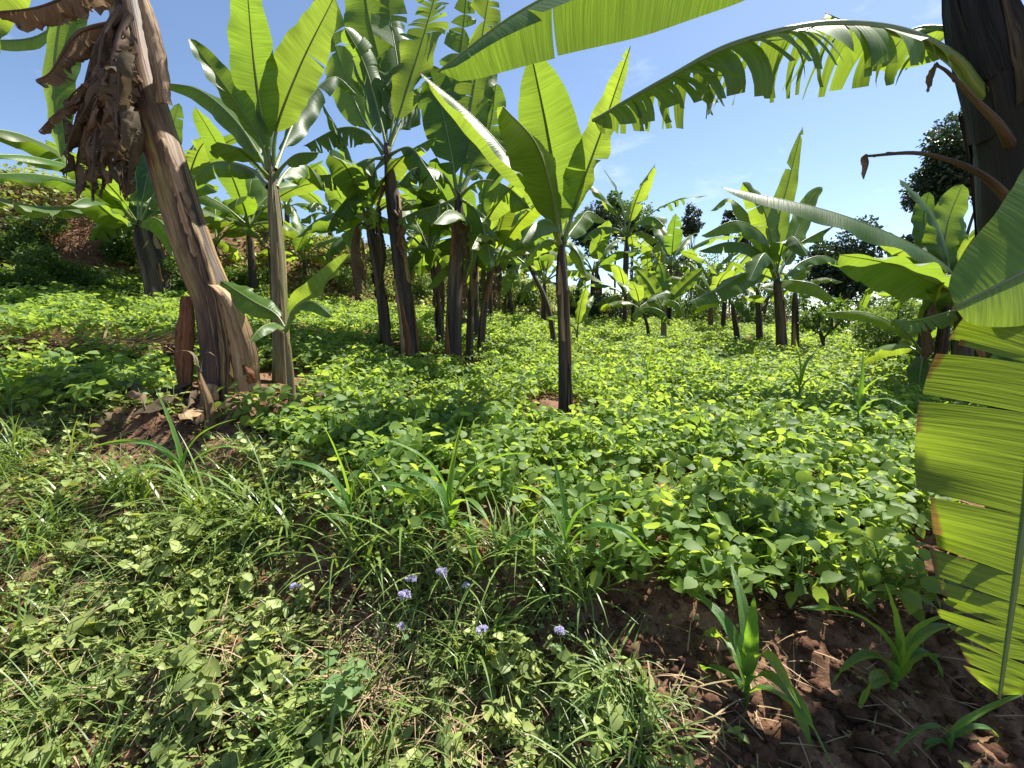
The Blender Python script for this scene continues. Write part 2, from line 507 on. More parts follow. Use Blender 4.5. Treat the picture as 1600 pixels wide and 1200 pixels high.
gx = spaced(-600, -2.6, 2.4, 600, 0.026, 1.06)
gy = spaced(-300, 1.0, 2.9, 900, 0.026, 1.055)
GX, GY = np.meshgrid(gx, gy, indexing='ij')
GZ = height(GX, GY)
nx, ny = len(gx), len(gy)
I, J = np.meshgrid(np.arange(nx - 1), np.arange(ny - 1), indexing='ij')
gf = np.stack([I * ny + J, (I + 1) * ny + J, (I + 1) * ny + J + 1, I * ny + J + 1], -1).reshape(-1, 4)
ground = obj('ground', make_mesh('ground', np.stack([GX, GY, GZ], -1).reshape(-1, 3), gf), M['soil'])
tag(ground, 'dark red brown soil of the sloping garden', None, None, 'structure')


# ------------------------------------------------------------------ banana leaves
def leaf_geom(ctrl, W, nh, pet=0.14, fold=15, curve=15, tear=0.0, seed=0, rows=34, lat=4, prof='banana', ripple=0.02,
              sweep=0.16, crumple=0.0, nh2=None, hang=0.0, narrow=(1.0, 1.0), gapk=1.0, even=False):
    """blade mesh data (MB) and midrib line; ctrl: points of the midrib from trunk to tip; W: half width; nh: rough blade normal"""
    g = np.random.default_rng(seed)
    pts, L = curve_pts(ctrl, rows + 1)
    T = unit(np.gradient(pts, axis=0))
    s = np.linspace(0, 1, rows + 1)
    nh = np.asarray(nh, float); nh2 = nh if nh2 is None else np.asarray(nh2, float)
    H = nh[None, :] * (1 - s[:, None]) + nh2[None, :] * s[:, None]
    N = unit(H - (H * T).sum(1, keepdims=True) * T)
    Bv = np.cross(T, N)
    mb = MB()
    i0 = int(round(pet * rows))
    b = np.clip((s - pet) / (1 - pet), 0, 1)
    if prof == 'banana':
        w = np.sin(math.pi * b ** 0.78) ** 0.52
    elif prof == 'strap':
        w = np.minimum(1, 0.45 + b * 4) * (1 - b ** 1.6) ** 0.75
    else:
        w = np.sin(math.pi * b ** 0.7) ** 0.8
    w = W * np.nan_to_num(w, nan=0.0)
    w *= narrow[0] + (narrow[1] - narrow[0]) * b
    ck = g.normal(size=(6, 3)) * 26; cph = g.uniform(0, 6.28, 6)
    wav = g.uniform(0, 6.28, 4); frq = g.uniform(5, 13, 4)
    folds = fold if isinstance(fold, tuple) else (fold, fold)
    for side in (1, -1):
        fold = folds[0] if side > 0 else folds[1]
        cuts = [i0]
        clus = g.uniform(0, 6.28); cf = g.uniform(4, 11)
        for i in range(i0 + 2, rows - 1):
            if g.random() < tear * (0.35 + 0.9 * b[i]) * (1.0 if even else 0.15 + 1.7 * max(0, math.sin(cf * b[i] + clus)) ** 0.7):
                cuts.append(i)
        cuts.append(rows)
        for a, c in zip(cuts[:-1], cuts[1:]):
            torn = 1.0 if len(cuts) > 2 else 0.0
            d_ = g.normal() * 22 * (0.35 + 0.65 * gapk) * torn * min(1, tear * 2.5 + 0.25)
            sw = sweep + g.normal() * 0.10 * gapk * torn * min(1, tear * 2.5)
            lf = 1 - abs(g.normal()) * 0.10 * torn * min(1, tear * 4)
            gap = (0.05 + 0.8 * g.random() ** 2) * min(1, tear * 2.2) * torn * gapk
            idx = np.arange(a, c + 1); n = len(idx)
            sc = s[idx].mean()
            V = np.zeros((n, lat + 1, 3)); U = np.zeros((n, lat + 1, 2))
            offB = np.zeros(n); offN = np.zeros(n)
            wl_ = w[idx] * lf
            for j in range(lat + 1):
                u = j / lat
                if j > 0:
                    um = (j - 0.5) / lat
                    rip = ripple * (np.sin(frq[0] * s[idx] * 2.6 + wav[0] + side) + 0.6 * np.sin(frq[1] * s[idx] * 4.2 + wav[1] - side))
                    ang = np.radians(fold - curve * um * 2 + d_ * um - hang * um) + rip * 12 * um
                    offB += np.cos(ang) * wl_ / lat
                    offN += np.sin(ang) * wl_ / lat
                pull = (sc - s[idx]) * L * gap * u ** 1.3
                V[:, j] = pts[idx] + side * Bv[idx] * offB[:, None] + N[idx] * offN[:, None] + T[idx] * (u * wl_ * sw + pull)[:, None]
                if crumple:
                    q_ = V[:, j]
                    V[:, j] = q_ + crumple * (0.35 + u) * np.stack([np.sin(q_ @ ck[m_] + cph[m_]) + 0.45 * np.sin(q_ @ ck[m_] * 4.7 + cph[m_]) + 0.6 * np.sin(q_ @ ck[m_ + 3] * 2.1 + cph[m_ + 3]) for m_ in range(3)], -1) + g.normal(size=(n, 3)) * crumple * 0.15
                U[:, j, 0] = u; U[:, j, 1] = s[idx] * L
            k = np.arange(n - 1)[:, None] * (lat + 1) + np.arange(lat)[None, :]
            k = k.ravel()
            f4 = np.stack([k, k + 1, k + lat + 2, k + lat + 1], -1)
            if side < 0: f4 = f4[:, ::-1]
            mb.add(V.reshape(-1, 3), f4, None, U.reshape(-1, 2))
    return mb, pts, N, L


def add_leaf(parent, origin, ctrl, W, nh, mat='banana', rib='midrib', rr=0.016, name='leaf', ribs=True, **kw):
    mb, pts, N, L = leaf_geom(ctrl, W, nh, **kw)
    lf = obj(name, mb.mesh(name, True, origin), M[mat], parent)
    if ribs:
        rb = MB()
        n = len(pts)
        rad = rr * (1 - 0.88 * np.linspace(0, 1, n) ** 0.8) + 0.0015
        rad = rad * (1 + 0.7 * np.exp(-np.linspace(0, 1, n) / 0.07))
        tube(rb, pts - N * (rad * 0.55)[:, None], rad, 6)
        obj('midrib', rb.mesh('midrib', True, origin), M[rib], lf)
    return lf


UP = np.array([0, 0, 1.0]); CAM = np.array([0, -1.0, 0.12]); RT = np.array([1.0, 0, 0]); AW = np.array([0, 1.0, 0])
trunk_discs = []          # (x, y, radius) kept free of beans


def trunk_parts(root, origin, pts, r0, r1, mat, sheaths=0, sheath_mats=('sheath_tan', 'sheath_brown'), seed=0, sides=18, rings=34):
    g = np.random.default_rng(seed)
    p, L = curve_pts(pts, rings)
    t = np.linspace(0, 1, rings)
    rad = r1 + (r0 - r1) * (1 - t) ** 0.8
    rad = rad * (1 + 0.14 * np.exp(-t * L / 0.14)) * (1 - 0.5 * sstep(0.78, 1.0, t))
    mb = MB(); tube(mb, p, rad, sides, 0.0, 0.06, seed)
    obj('pseudostem', mb.mesh('pseudostem', True, origin), M[mat], root)
    T = unit(np.gradient(p, axis=0))
    for k in range(sheaths):
        c = g.uniform(0.0, 0.85); ln = g.uniform(0.16, 0.42)
        th0, dth = g.uniform(0, 6.28), g.uniform(0.5, 1.2)
        flare = g.uniform(0.02, 0.35)
        n, q = 9, 6
        tt = np.clip(c + np.linspace(0, ln, n) * (1 if True else 1), 0, 1)
        cp = np.stack([np.interp(tt, t, p[:, a]) for a in range(3)], 1)
        cr = np.interp(tt, t, rad)
        V = np.zeros((n, q, 3)); U = np.zeros((n, q, 2))
        e = np.linspace(0, 1, n)
        for j in range(q):
            x = j / (q - 1) - 0.5
            th = th0 + x * dth * (1 - 0.75 * e ** 1.8) + 0.08 * np.sin(e * 5 + k)
            rr = cr * (1.07 + flare * np.maximum(0, e - 0.45) ** 1.5 * 2 + 0.05 * g.normal()) + 0.002
            V[:, j, 0] = cp[:, 0] + np.cos(th) * rr; V[:, j, 1] = cp[:, 1] + np.sin(th) * rr; V[:, j, 2] = cp[:, 2] + 0.01 * g.normal(size=n)
            U[:, j, 0] = x * 0.5 + 0.5; U[:, j, 1] = e * ln * L
        kk = (np.arange(n - 1)[:, None] * q + np.arange(q - 1)[None, :]).ravel()
        f4 = np.stack([kk, kk + 1, kk + q + 1, kk + q], -1)
        sb = MB(); sb.add(V.reshape(-1, 3), f4, None, U.reshape(-1, 2))
        obj('sheath', sb.mesh('sheath', True, origin), M[sheath_mats[int(g.random() * len(sheath_mats))]], root)
    return p


def plant_px(label, base, trunk, r0, r1, leaves, mat='trunk_dark', sheaths=4, d=None, seed=0, cat='banana plant', disc=0.3, extra=0, ext_len=1.0, sheath_mats=('sheath_tan', 'sheath_brown')):
    """a banana plant: base pixel on the ground, trunk centre line and leaf midribs given as sight lines at depths near the plant's own"""
    b, dd = hit(*base)
    if d is None: d = dd
    else:
        b = P(base[0], base[1], d); b[2] = float(height(b[0], b[1]))
    root = empty('banana_plant', b)
    tag(root, label, cat, 'banana plants in the garden')
    tp = [b + np.array([0, 0, -0.06])] + [P(q[0], q[1], d + (q[2] if len(q) > 2 else 0)) for q in trunk]
    p = trunk_parts(root, b, tp, r0, r1, mat, sheaths, sheath_mats, seed)
    if disc: trunk_discs.append((b[0], b[1], disc))
    for i, lf in enumerate(leaves):
        pts = [P(q[0], q[1], d + (q[2] if len(q) > 2 else 0)) for q in lf[0]]
        kw = dict(lf[3]) if len(lf) > 3 else {}
        kw.setdefault('seed', seed * 100 + i)
        add_leaf(root, b, pts, lf[1], lf[2], **kw)
    if extra:
        generic_leaves(root, b, p[-1], extra, ext_len, seed + 500)
    return root, b, d


def generic_leaves(root, origin, top, n, L, seed, rows=22, el0=78, el1=8, mat='banana', tear=0.12, W=0.19, dead=0):
    g = np.random.default_rng(seed)
    az = g.uniform(0, 6.28)
    for i in range(n):
        f = (i + 0.5) / n
        az += 2.4 + g.normal() * 0.25
        el = math.radians(el0 + (el1 - el0) * f + g.normal() * 7)
        l = L * (0.75 + 0.35 * math.sin(math.pi * min(1, f + 0.15))) * g.uniform(0.85, 1.12)
        h = np.array([math.cos(az), math.sin(az), 0])
        droop = math.radians(18 + 55 * f + g.uniform(0, 18))
        p = [np.array(top) - np.array([0, 0, 0.05])]
        for k, fr in enumerate((0.3, 0.35, 0.35)):
            e = el - droop * (0.1, 0.5, 1.0)[k]
            p.append(p[-1] + (h * math.cos(e) + UP * math.sin(e)) * l * fr)
        nh = -h * math.sin(el) + UP * math.cos(el)
        nh = nh + 0.25 * g.normal(size=3)
        m = mat if g.random() > 0.14 or f < 0.5 else 'banana_old'
        add_leaf(root, origin, p, W * L * g.uniform(0.85, 1.15), nh, m, rr=0.012 * L, pet=0.16, fold=g.uniform(0, 25) - 48 * f, curve=g.uniform(10, 30),
                 tear=1.5 * tear * (0.3 + 1.7 * f) * g.uniform(0.2, 1.6), seed=seed * 37 + i, rows=rows, lat=3)
    for i in range(dead):
        a = g.uniform(0, 6.28); h = np.array([math.cos(a), math.sin(a), 0])
        q = np.array(top) - UP * 0.1
        p = [q, q + h * 0.10 * L - UP * 0.05, q + h * 0.16 * L - UP * 0.32 * L, q + h * 0.13 * L - UP * 0.7 * L]
        add_leaf(root, origin, p, 0.10 * L, h, 'dry', 'dry_rib', rr=0.008 * L, name='dry_leaf', fold=-55, curve=40, tear=0.4, crumple=0.012 * L, seed=seed * 91 + i, rows=16, lat=3)


def plant_generic(label, base, h, r, n, L, seed, d=None, mat='trunk_dark', lean=(0, 0), rows=20, dead=0, tear=0.12, el=(78, 8), lmat='banana', W=0.138, disc=0.22, sheaths=2, z=None):
    if d is None: b, d = hit(*base)
    else:
        b = P(base[0], base[1], d); b[2] = float(height(b[0], b[1]))
    root = empty('banana_plant', b)
    tag(root, label, 'banana plant', 'banana plants in the garden')
    L = L * 1.22
    top = b + np.array([lean[0], lean[1], h])
    p = trunk_parts(root, b, [b - UP * 0.05, b + np.array([lean[0] * .3, lean[1] * .3, h * .5]), top], r, r * 0.6, mat, sheaths, seed=seed, sides=10, rings=14)
    generic_leaves(root, b, top, n, L, seed, rows, el[0], el[1], lmat, tear, W, dead)
    if disc: trunk_discs.append((b[0], b[1], disc))
    return root

# ------------------------------------------------------------------ banana plants seen large
CU = CAM + 0.6 * UP
# big leaning plant beside the camera
T1, T1b, T1d = plant_px('thick leaning banana plant with dead brown leaves hanging from its top', (352, 628),
    [(342, 500), (305, 400), (265, 270), (222, 130, 0.05), (196, 0, 0.1), (160, -170, 0.2)], 0.140, 0.092,
    [([(165, -150, .3), (40, -100, .4), (-60, 20, .5), (-40, 190, .6)], 0.30, CAM, dict(tear=0.05, fold=-15, rr=0.025)),
     ([(165, -150, .5), (120, -20, .7), (60, 55, .9), (-60, 62, 1.0)], 0.12, CU, dict(tear=0.03, fold=-15)),
     ([(165, -150, .3), (110, -40, .5), (85, 110, .5), (96, 245, .4)], 0.17, CAM, dict(tear=0.03, fold=-5)),
          ([(205, -40, -.1), (130, -20, -.15), (60, 10, -.2), (-30, 20, -.2)], 0.16, CU, dict(mat='dry', rib='dry_rib', name='dry_leaf', fold=-45, curve=35, tear=0.5, crumple=0.014, pet=0.05)),
     ([(190, 20, -.13), (150, 70, -.2), (120, 180, -.2), (105, 225, -.2)], 0.17, CAM, dict(mat='dry', rib='dry_rib', name='dry_leaf', fold=-35, curve=40, tear=0.35, crumple=0.014, pet=0.05)),
     ([(190, 10, -.14), (160, 60, -.2), (150, 190, -.22), (148, 300, -.2)], 0.15, CAM + RT * .6, dict(mat='dry', rib='dry_rib', name='dry_leaf', fold=-50, curve=40, tear=0.4, crumple=0.016, pet=0.05)),
     ([(198, 20, -.14), (178, 80, -.2), (175, 200, -.2), (188, 305, -.16)], 0.15, CAM - RT * .5, dict(mat='dry', rib='dry_rib', name='dry_leaf', fold=-45, curve=30, tear=0.35, crumple=0.014, pet=0.05)),
     ([(200, 60, -.14), (170, 100, -.22), (140, 130, -.22), (125, 210, -.2)], 0.16, CAM, dict(mat='dry', rib='dry_rib', name='dry_leaf', fold=-20, curve=50, tear=0.4, crumple=0.02, pet=0.05)),
     ([(192, 30, -.12), (120, 50, -.2), (80, 110, -.2), (55, 125, -.2)], 0.15, CU, dict(mat='dry', rib='dry_rib', name='dry_leaf', fold=-55, curve=30, tear=0.3, crumple=0.012, pet=0.05)),
     ([(200, 150, -.14), (203, 200, -.17), (198, 315, -.15)], 0.09, CAM, dict(mat='dry', rib='dry_rib', name='dry_leaf', fold=-40, curve=30, tear=0.2, crumple=0.012, pet=0.02)),
     ([(160, 120, -.15), (130, 150, -.2), (90, 175, -.22), (60, 205, -.2)], 0.05, CU, dict(mat='dry', rib='dry_rib', name='dry_leaf', fold=-60, curve=20, tear=0.2, crumple=0.01, pet=0.3)),
     ([(195, 40, -.10), (185, 130, -.2), (160, 230, -.24), (165, 290, -.2)], 0.14, CAM, dict(mat='dry', rib='dry_rib', name='dry_leaf', fold=-30, curve=60, tear=0.4, crumple=0.02, pet=0.05)),
     ], 'trunk_pale', 0, seed=11, disc=0.52)


for i_ in range(14):
    g_ = np.random.default_rng(4400 + i_)
    x0, x1, y1 = g_.uniform(180, 205), g_.uniform(95, 205), g_.uniform(210, 318)
    add_leaf(T1, T1b, [P(x0, g_.uniform(10, 110), T1d - .12), P((x0 + x1) / 2 - 8, g_.uniform(110, 150), T1d - g_.uniform(.15, .3)), P(x1, y1 - 60, T1d - g_.uniform(.15, .32)), P(x1 + g_.normal() * 8, y1, T1d - .2)],
             g_.uniform(0.06, 0.13), CAM + RT * g_.normal() * .7, 'dry', 'dry_rib', rr=0.007, name='dry_leaf', fold=g_.uniform(-60, -10), curve=g_.uniform(20, 60), tear=0.5, crumple=0.014, pet=0.05, seed=4500 + i_, rows=30, lat=5)

def sheath_patch(root, origin, px, wpx, d, mat, bulge=0.05, seed=0, taper=1.0, name='sheath'):
    """a curved, tapering slab of leaf sheath; px: centre line sight points, wpx: half widths in pixels"""
    g = np.random.default_rng(seed)
    n, q = 22, 9
    c, L = curve_pts([P(p[0], p[1], d + (p[2] if len(p) > 2 else 0)) for p in px], n)
    w = np.interp(np.linspace(0, 1, n), np.linspace(0, 1, len(wpx)), np.array(wpx) * d / FPX)
    T = unit(np.gradient(c, axis=0)); S = unit(np.cross(T, np.array([0, -1.0, 0]))); N = np.cross(S, T)
    x = np.linspace(-1, 1, q)
    V = c[:, None, :] + S[:, None, :] * (w[:, None] * x[None, :])[..., None] - N[:, None, :] * (bulge * x[None, :] ** 2 * np.ones((n, 1)) - 0.006 * g.normal(size=(n, q)))[..., None]
    V2 = V + N[:, None, :] * -0.012
    U = np.stack(np.broadcast_arrays((x * .5 + .5)[None, :], np.linspace(0, L, n)[:, None]), -1)
    k = (np.arange(n - 1)[:, None] * q + np.arange(q - 1)[None, :]).ravel()
    f = np.stack([k, k + 1, k + q + 1, k + q], -1)
    mb = MB(); mb.add(V.reshape(-1, 3), f, None, U.reshape(-1, 2)); mb.add(V2.reshape(-1, 3), f[:, ::-1], None, U.reshape(-1, 2))
    return obj(name, mb.mesh(name, True, origin), M[mat], root)


sheath_patch(T1, T1b, [(380, 612, -.13), (370, 540, -.165), (348, 470, -.18), (322, 440, -.15)], [19, 21, 15, 2], T1d, 'sheath_tan', 0.055, 1)
sheath_patch(T1, T1b, [(345, 625, -.15), (342, 540, -.16), (318, 420, -.14), (280, 300, -.13)], [9, 11, 9, 3], T1d, 'trunk_pale', 0.02, 2)
sheath_patch(T1, T1b, [(285, 622, -.02), (282, 560, -.06), (285, 500, -.08), (288, 462, -.04)], [9, 14, 14, 9], T1d, 'sheath_brown', 0.03, 3)
sheath_patch(T1, T1b, [(250, 160, -.13), (244, 110, -.12), (232, 50, -.1), (214, -20, -.05)], [11, 13, 12, 6], T1d, 'sheath_tan', 0.03, 4)
sheath_patch(T1, T1b, [(306, 400, -.13), (290, 340, -.13), (272, 280, -.12), (252, 215, -.1)], [10, 11, 10, 3], T1d, 'sheath_tan', 0.02, 8)
sheath_patch(T1, T1b, [(392, 608, -.1), (384, 585, -.15), (378, 560, -.15)], [10, 9, 1], T1d, 'sheath_brown', 0.03, 5)
sheath_patch(T1, T1b, [(318, 640, -.22), (322, 620, -.24), (328, 600, -.2)], [12, 13, 8], T1d, 'sheath_tan', 0.03, 6)

# slim plant with broad upright leaves
T2, T2b, T2d = plant_px('slim pale stemmed banana plant with broad upright leaves beside the leaning one', (440, 592),
    [(438, 500), (434, 400), (428, 320), (424, 255)], 0.075, 0.045,
    [([(422, 262), (412, 200, -.08), (396, 90, -.25), (384, -45, -.55)], 0.20, CAM, dict(fold=10, curve=5, ripple=0.012, narrow=(0.9, 1.05), pet=0.16, mat='banana_young')),
     ([(426, 262), (432, 200, -.05), (470, 100, -.2), (522, -5, -.45)], 0.22, CAM, dict(fold=8, curve=5, ripple=0.014, pet=0.2, tear=0.04)),
     ([(420, 265), (405, 215, -.1), (355, 140, -.2), (296, 60, -.25)], 0.12, CAM + RT * .9, dict(fold=25, curve=0, pet=0.12)),
     ([(420, 275), (400, 255, -.2), (372, 232, -.45), (340, 222, -.75)], 0.17, UP + .9 * CAM, dict(fold=-10, curve=15, pet=0.3)),
     ([(428, 275), (445, 255, -.05), (465, 240, -.15), (498, 238, -.2)], 0.10, CU, dict(fold=-30, curve=15, pet=0.3)),
     ([(418, 290), (385, 260, .2), (330, 255, .5), (285, 300, .8)], 0.15, CU, dict(fold=-35, curve=20, tear=0.08)),
     ([(430, 290), (452, 262, .25), (480, 258, .5), (508, 300, .7)], 0.14, CU, dict(fold=-35, curve=20, tear=0.1)),
     ([(424, 270), (405, 190, .4), (390, 110, .6), (340, 130, .9)], 0.15, CAM, dict(fold=-20)),
     ([(420, 268), (370, 190, .3), (310, 140, .5), (245, 128, .6)], 0.14, CU + .2 * UP, dict(fold=-20, curve=15)),
     ([(428, 262), (470, 170, .5), (520, 120, .8), (560, 150, 1.0)], 0.16, CU, dict(fold=-25, curve=15, tear=0.1)),
     ], 'trunk_green', 7, seed=12, disc=0.3, sheath_mats=('sheath_tan', 'sheath_tan', 'trunk_green'))

# sucker in front of it
plant_px('young banana sucker with four leaves in front of the slim stem', (458, 655),
    [(455, 600), (450, 540), (446, 512)], 0.028, 0.014,
    [([(446, 515), (460, 480), (500, 450, -.05), (545, 398, -.1)], 0.085, CAM - RT * .7, dict(fold=30, curve=0, mat='banana_young', rr=0.008)),
     ([(446, 515), (430, 490), (395, 470, .0), (345, 438, .1)], 0.10, UP + CAM, dict(fold=-10, mat='banana_young', rr=0.008)),
     ([(446, 515), (465, 478, -.1), (490, 472, -.2), (520, 495, -.3)], 0.07, UP + .5 * CAM, dict(fold=-25, rr=0.007)),
     ([(446, 515), (432, 505, -.2), (410, 510, -.4), (388, 535, -.5)], 0.07, UP + .5 * CAM, dict(fold=-20, rr=0.007))],
    'trunk_green', 2, seed=13, disc=0.1)

plant_px('withered thin banana sucker at the foot of the leaning plant', (332, 672),
    [(326, 630), (316, 600), (311, 578)], 0.035, 0.010,
    [([(311, 580), (304, 556), (292, 548), (272, 550)], 0.012, UP, dict(mat='straw', rib='dry_rib', rr=0.005, rows=14, lat=2, prof='strap')),
     ([(311, 580), (316, 560), (325, 550), (336, 556)], 0.012, UP, dict(mat='straw', rib='dry_rib', rr=0.005, rows=14, lat=2, prof='strap'))],
    'trunk_pale', 3, seed=14, disc=0.15)

# dark stemmed pair in the middle
T3, T3b, T3d = plant_px('tall dark stemmed banana plant with torn drooping leaves at left of the middle pair', (642, 562),
    [(636, 500), (624, 400), (612, 300), (604, 225)], 0.102, 0.066,
    [([(604, 230), (585, 150), (565, 90, -.1), (538, 42, -.3)], 0.325, CAM, dict(fold=-30, curve=25, tear=0.09)),
     ([(606, 230), (630, 160), (655, 80, .1), (690, -40, .2)], 0.325, CAM - .3 * RT, dict(fold=15, tear=0.60)),
     ([(603, 230), (600, 130, .3), (575, 20, .4), (560, -90, .4)], 0.338, CAM, dict(fold=10, tear=0.10)),
     ([(600, 240), (570, 205, -.1), (530, 200, -.2), (474, 228, -.3)], 0.250, UP + .3 * CAM, dict(fold=-45, curve=20, tear=0.59)),
     ([(600, 245), (570, 250, -.2), (530, 270, -.3), (484, 275, -.4)], 0.250, UP + .4 * CAM, dict(fold=-40, curve=15, tear=0.51)),
     ([(600, 250), (565, 285, -.1), (525, 330, -.2), (510, 362, -.2)], 0.225, UP + .4 * CAM, dict(fold=-40, tear=0.34)),
     ([(608, 240), (640, 230, -.2), (665, 260, -.5), (690, 300, -.6)], 0.250, UP + .4 * CAM, dict(fold=-45, curve=20, tear=0.34)),
     ([(602, 235), (560, 170, .5), (520, 60, .9), (500, -40, 1.1)], 0.312, CAM, dict(fold=5, tear=0.20)),
     ([(606, 235), (650, 150, .5), (700, 130, .8), (750, 200, .9)], 0.275, UP + .3 * CAM, dict(fold=-35, tear=0.51)),
     ([(604, 240), (560, 300, .3), (545, 330, .5), (560, 400, .6)], 0.250, UP + .3 * CAM, dict(fold=-35, tear=0.26)),
     ([(608, 232), (622, 120, .2), (610, 30, .3), (600, -60, .3)], 0.275, CAM + .5 * RT, dict(fold=10, tear=0.34)),
     ([(600, 290), (590, 330, -.1), (596, 400, -.1), (590, 455, -.1)], 0.112, CAM, dict(mat='dry', rib='dry_rib', name='dry_leaf', fold=-50, curve=40, tear=0.51, crumple=0.015)),
     ([(615, 330, -.1), (625, 345, -.15), (622, 380, -.15), (632, 405, -.15)], 0.112, CAM, dict(mat='dry', rib='dry_rib', name='dry_leaf', fold=-40, curve=50, tear=0.51, crumple=0.02)),
     ], 'trunk_dark', 8, seed=15, disc=0.32)

T4, T4b, T4d = plant_px('dark thick stemmed banana plant at right of the middle pair', (708, 572),
    [(709, 500), (712, 420), (716, 350), (716, 300)], 0.104, 0.062,
    [([(715, 305), (705, 240), (690, 170), (668, 100, .1)], 0.275, CAM, dict(fold=10, tear=0.17)),
     ([(716, 305), (728, 220, .1), (745, 110, .2), (768, -30, .2)], 0.300, CAM, dict(fold=10, tear=0.42)),
     ([(718, 305), (750, 282, -.2), (790, 290, -.4), (832, 328, -.5)], 0.250, UP + .3 * CAM, dict(fold=-40, curve=20, tear=0.42)),
     ([(716, 308), (690, 270, -.2), (650, 262, -.4), (620, 290, -.5)], 0.225, UP + .3 * CAM, dict(fold=-40, tear=0.34)),
     ([(717, 308), (745, 330, -.2), (760, 375, -.4), (768, 420, -.4)], 0.213, UP + CAM, dict(fold=-30, tear=0.17)),
     ([(715, 308), (685, 320, -.2), (650, 330, -.3), (620, 345, -.3)], 0.225, UP + .3 * CAM, dict(fold=-35, tear=0.26)),
     ([(714, 305), (700, 200, .5), (720, 80, .8), (730, -20, .9)], 0.300, CAM, dict(fold=5, tear=0.51)),
     ([(718, 305), (760, 230, .3), (800, 190, .5), (850, 210, .6)], 0.250, UP + .3 * CAM, dict(fold=-35, tear=0.42)),
     ([(718, 300), (740, 250, .1), (765, 200, .2), (775, 130, .2)], 0.237, CAM - .3 * RT, dict(fold=15, tear=0.17)),
     ([(720, 340, -.1), (735, 350, -.2), (738, 400, -.2), (728, 435, -.2)], 0.125, CAM, dict(mat='banana_old', fold=-30, tear=0.34)),
     ([(712, 330, -.1), (722, 360, -.2), (730, 400, -.2), (727, 430, -.2)], 0.075, CAM, dict(mat='dry', rib='dry_rib', name='dry_leaf', fold=-30, tear=0.51, crumple=0.012)),
     ], 'trunk_dark', 8, seed=16, disc=0.32, sheath_mats=('sheath_brown', 'trunk_dark'))

# plant standing alone in the beans
T5, T5b, T5d = plant_px('banana plant standing alone among the sunlit beans with huge fanned leaves', (884, 652),
    [(883, 600), (881, 500), (878, 430), (878, 372)], 0.058, 0.044,
    [([(880, 378), (905, 300, -.05), (945, 190, -.25), (985, 72, -.6)], 0.176, CAM - .5 * RT, dict(fold=20, curve=5, tear=0.22, narrow=(1.2, 0.55))),
     ([(877, 375), (870, 290, -.05), (855, 200, -.25), (832, 90, -.6)], 0.252, CAM, dict(fold=12, curve=5, ripple=0.012, pet=0.1, mat='banana_young')),
     ([(875, 375), (862, 300, -.3), (838, 225, -.6), (786, 166, -.95)], 0.255, CAM + .2 * UP, dict(fold=-30, curve=25, pet=0.1)),
     ([(874, 372), (825, 285, -.1), (748, 190, -.2), (655, 112, -.3)], 0.16, UP + .5 * AW, dict(fold=(-5, -60), curve=10, tear=0.08, pet=0.18, ripple=0.012)),
     ([(876, 378), (860, 345, -.3), (835, 350, -.6), (815, 380, -.75)], 0.126, UP + .6 * CAM, dict(fold=-20, curve=20)),
     ([(880, 378), (905, 345, .2), (920, 330, .3), (945, 345, .4)], 0.118, UP + CAM, dict(fold=-25, curve=15)),
     ([(876, 380), (855, 375, .3), (835, 390, .5), (812, 420, .6)], 0.118, UP + .5 * CAM, dict(fold=-30)),
     ([(881, 375), (905, 270, .5), (935, 205, .8), (970, 190, 1.0)], 0.134, CAM, dict(fold=-15, tear=0.4)),
     ([(880, 380), (893, 385, .1), (905, 400, .1), (915, 430, .1)], 0.076, UP + CAM, dict(fold=-30, mat='banana_young')),
     ([(876, 376), (845, 290, .4), (800, 245, .8), (760, 300, 1.0)], 0.151, UP + .4 * CAM, dict(fold=-35, tear=0.25)),
     ], 'trunk_dark', 12, seed=17, disc=0.36, sheath_mats=('sheath_tan', 'sheath_brown', 'trunk_dark', 'trunk_pale'))

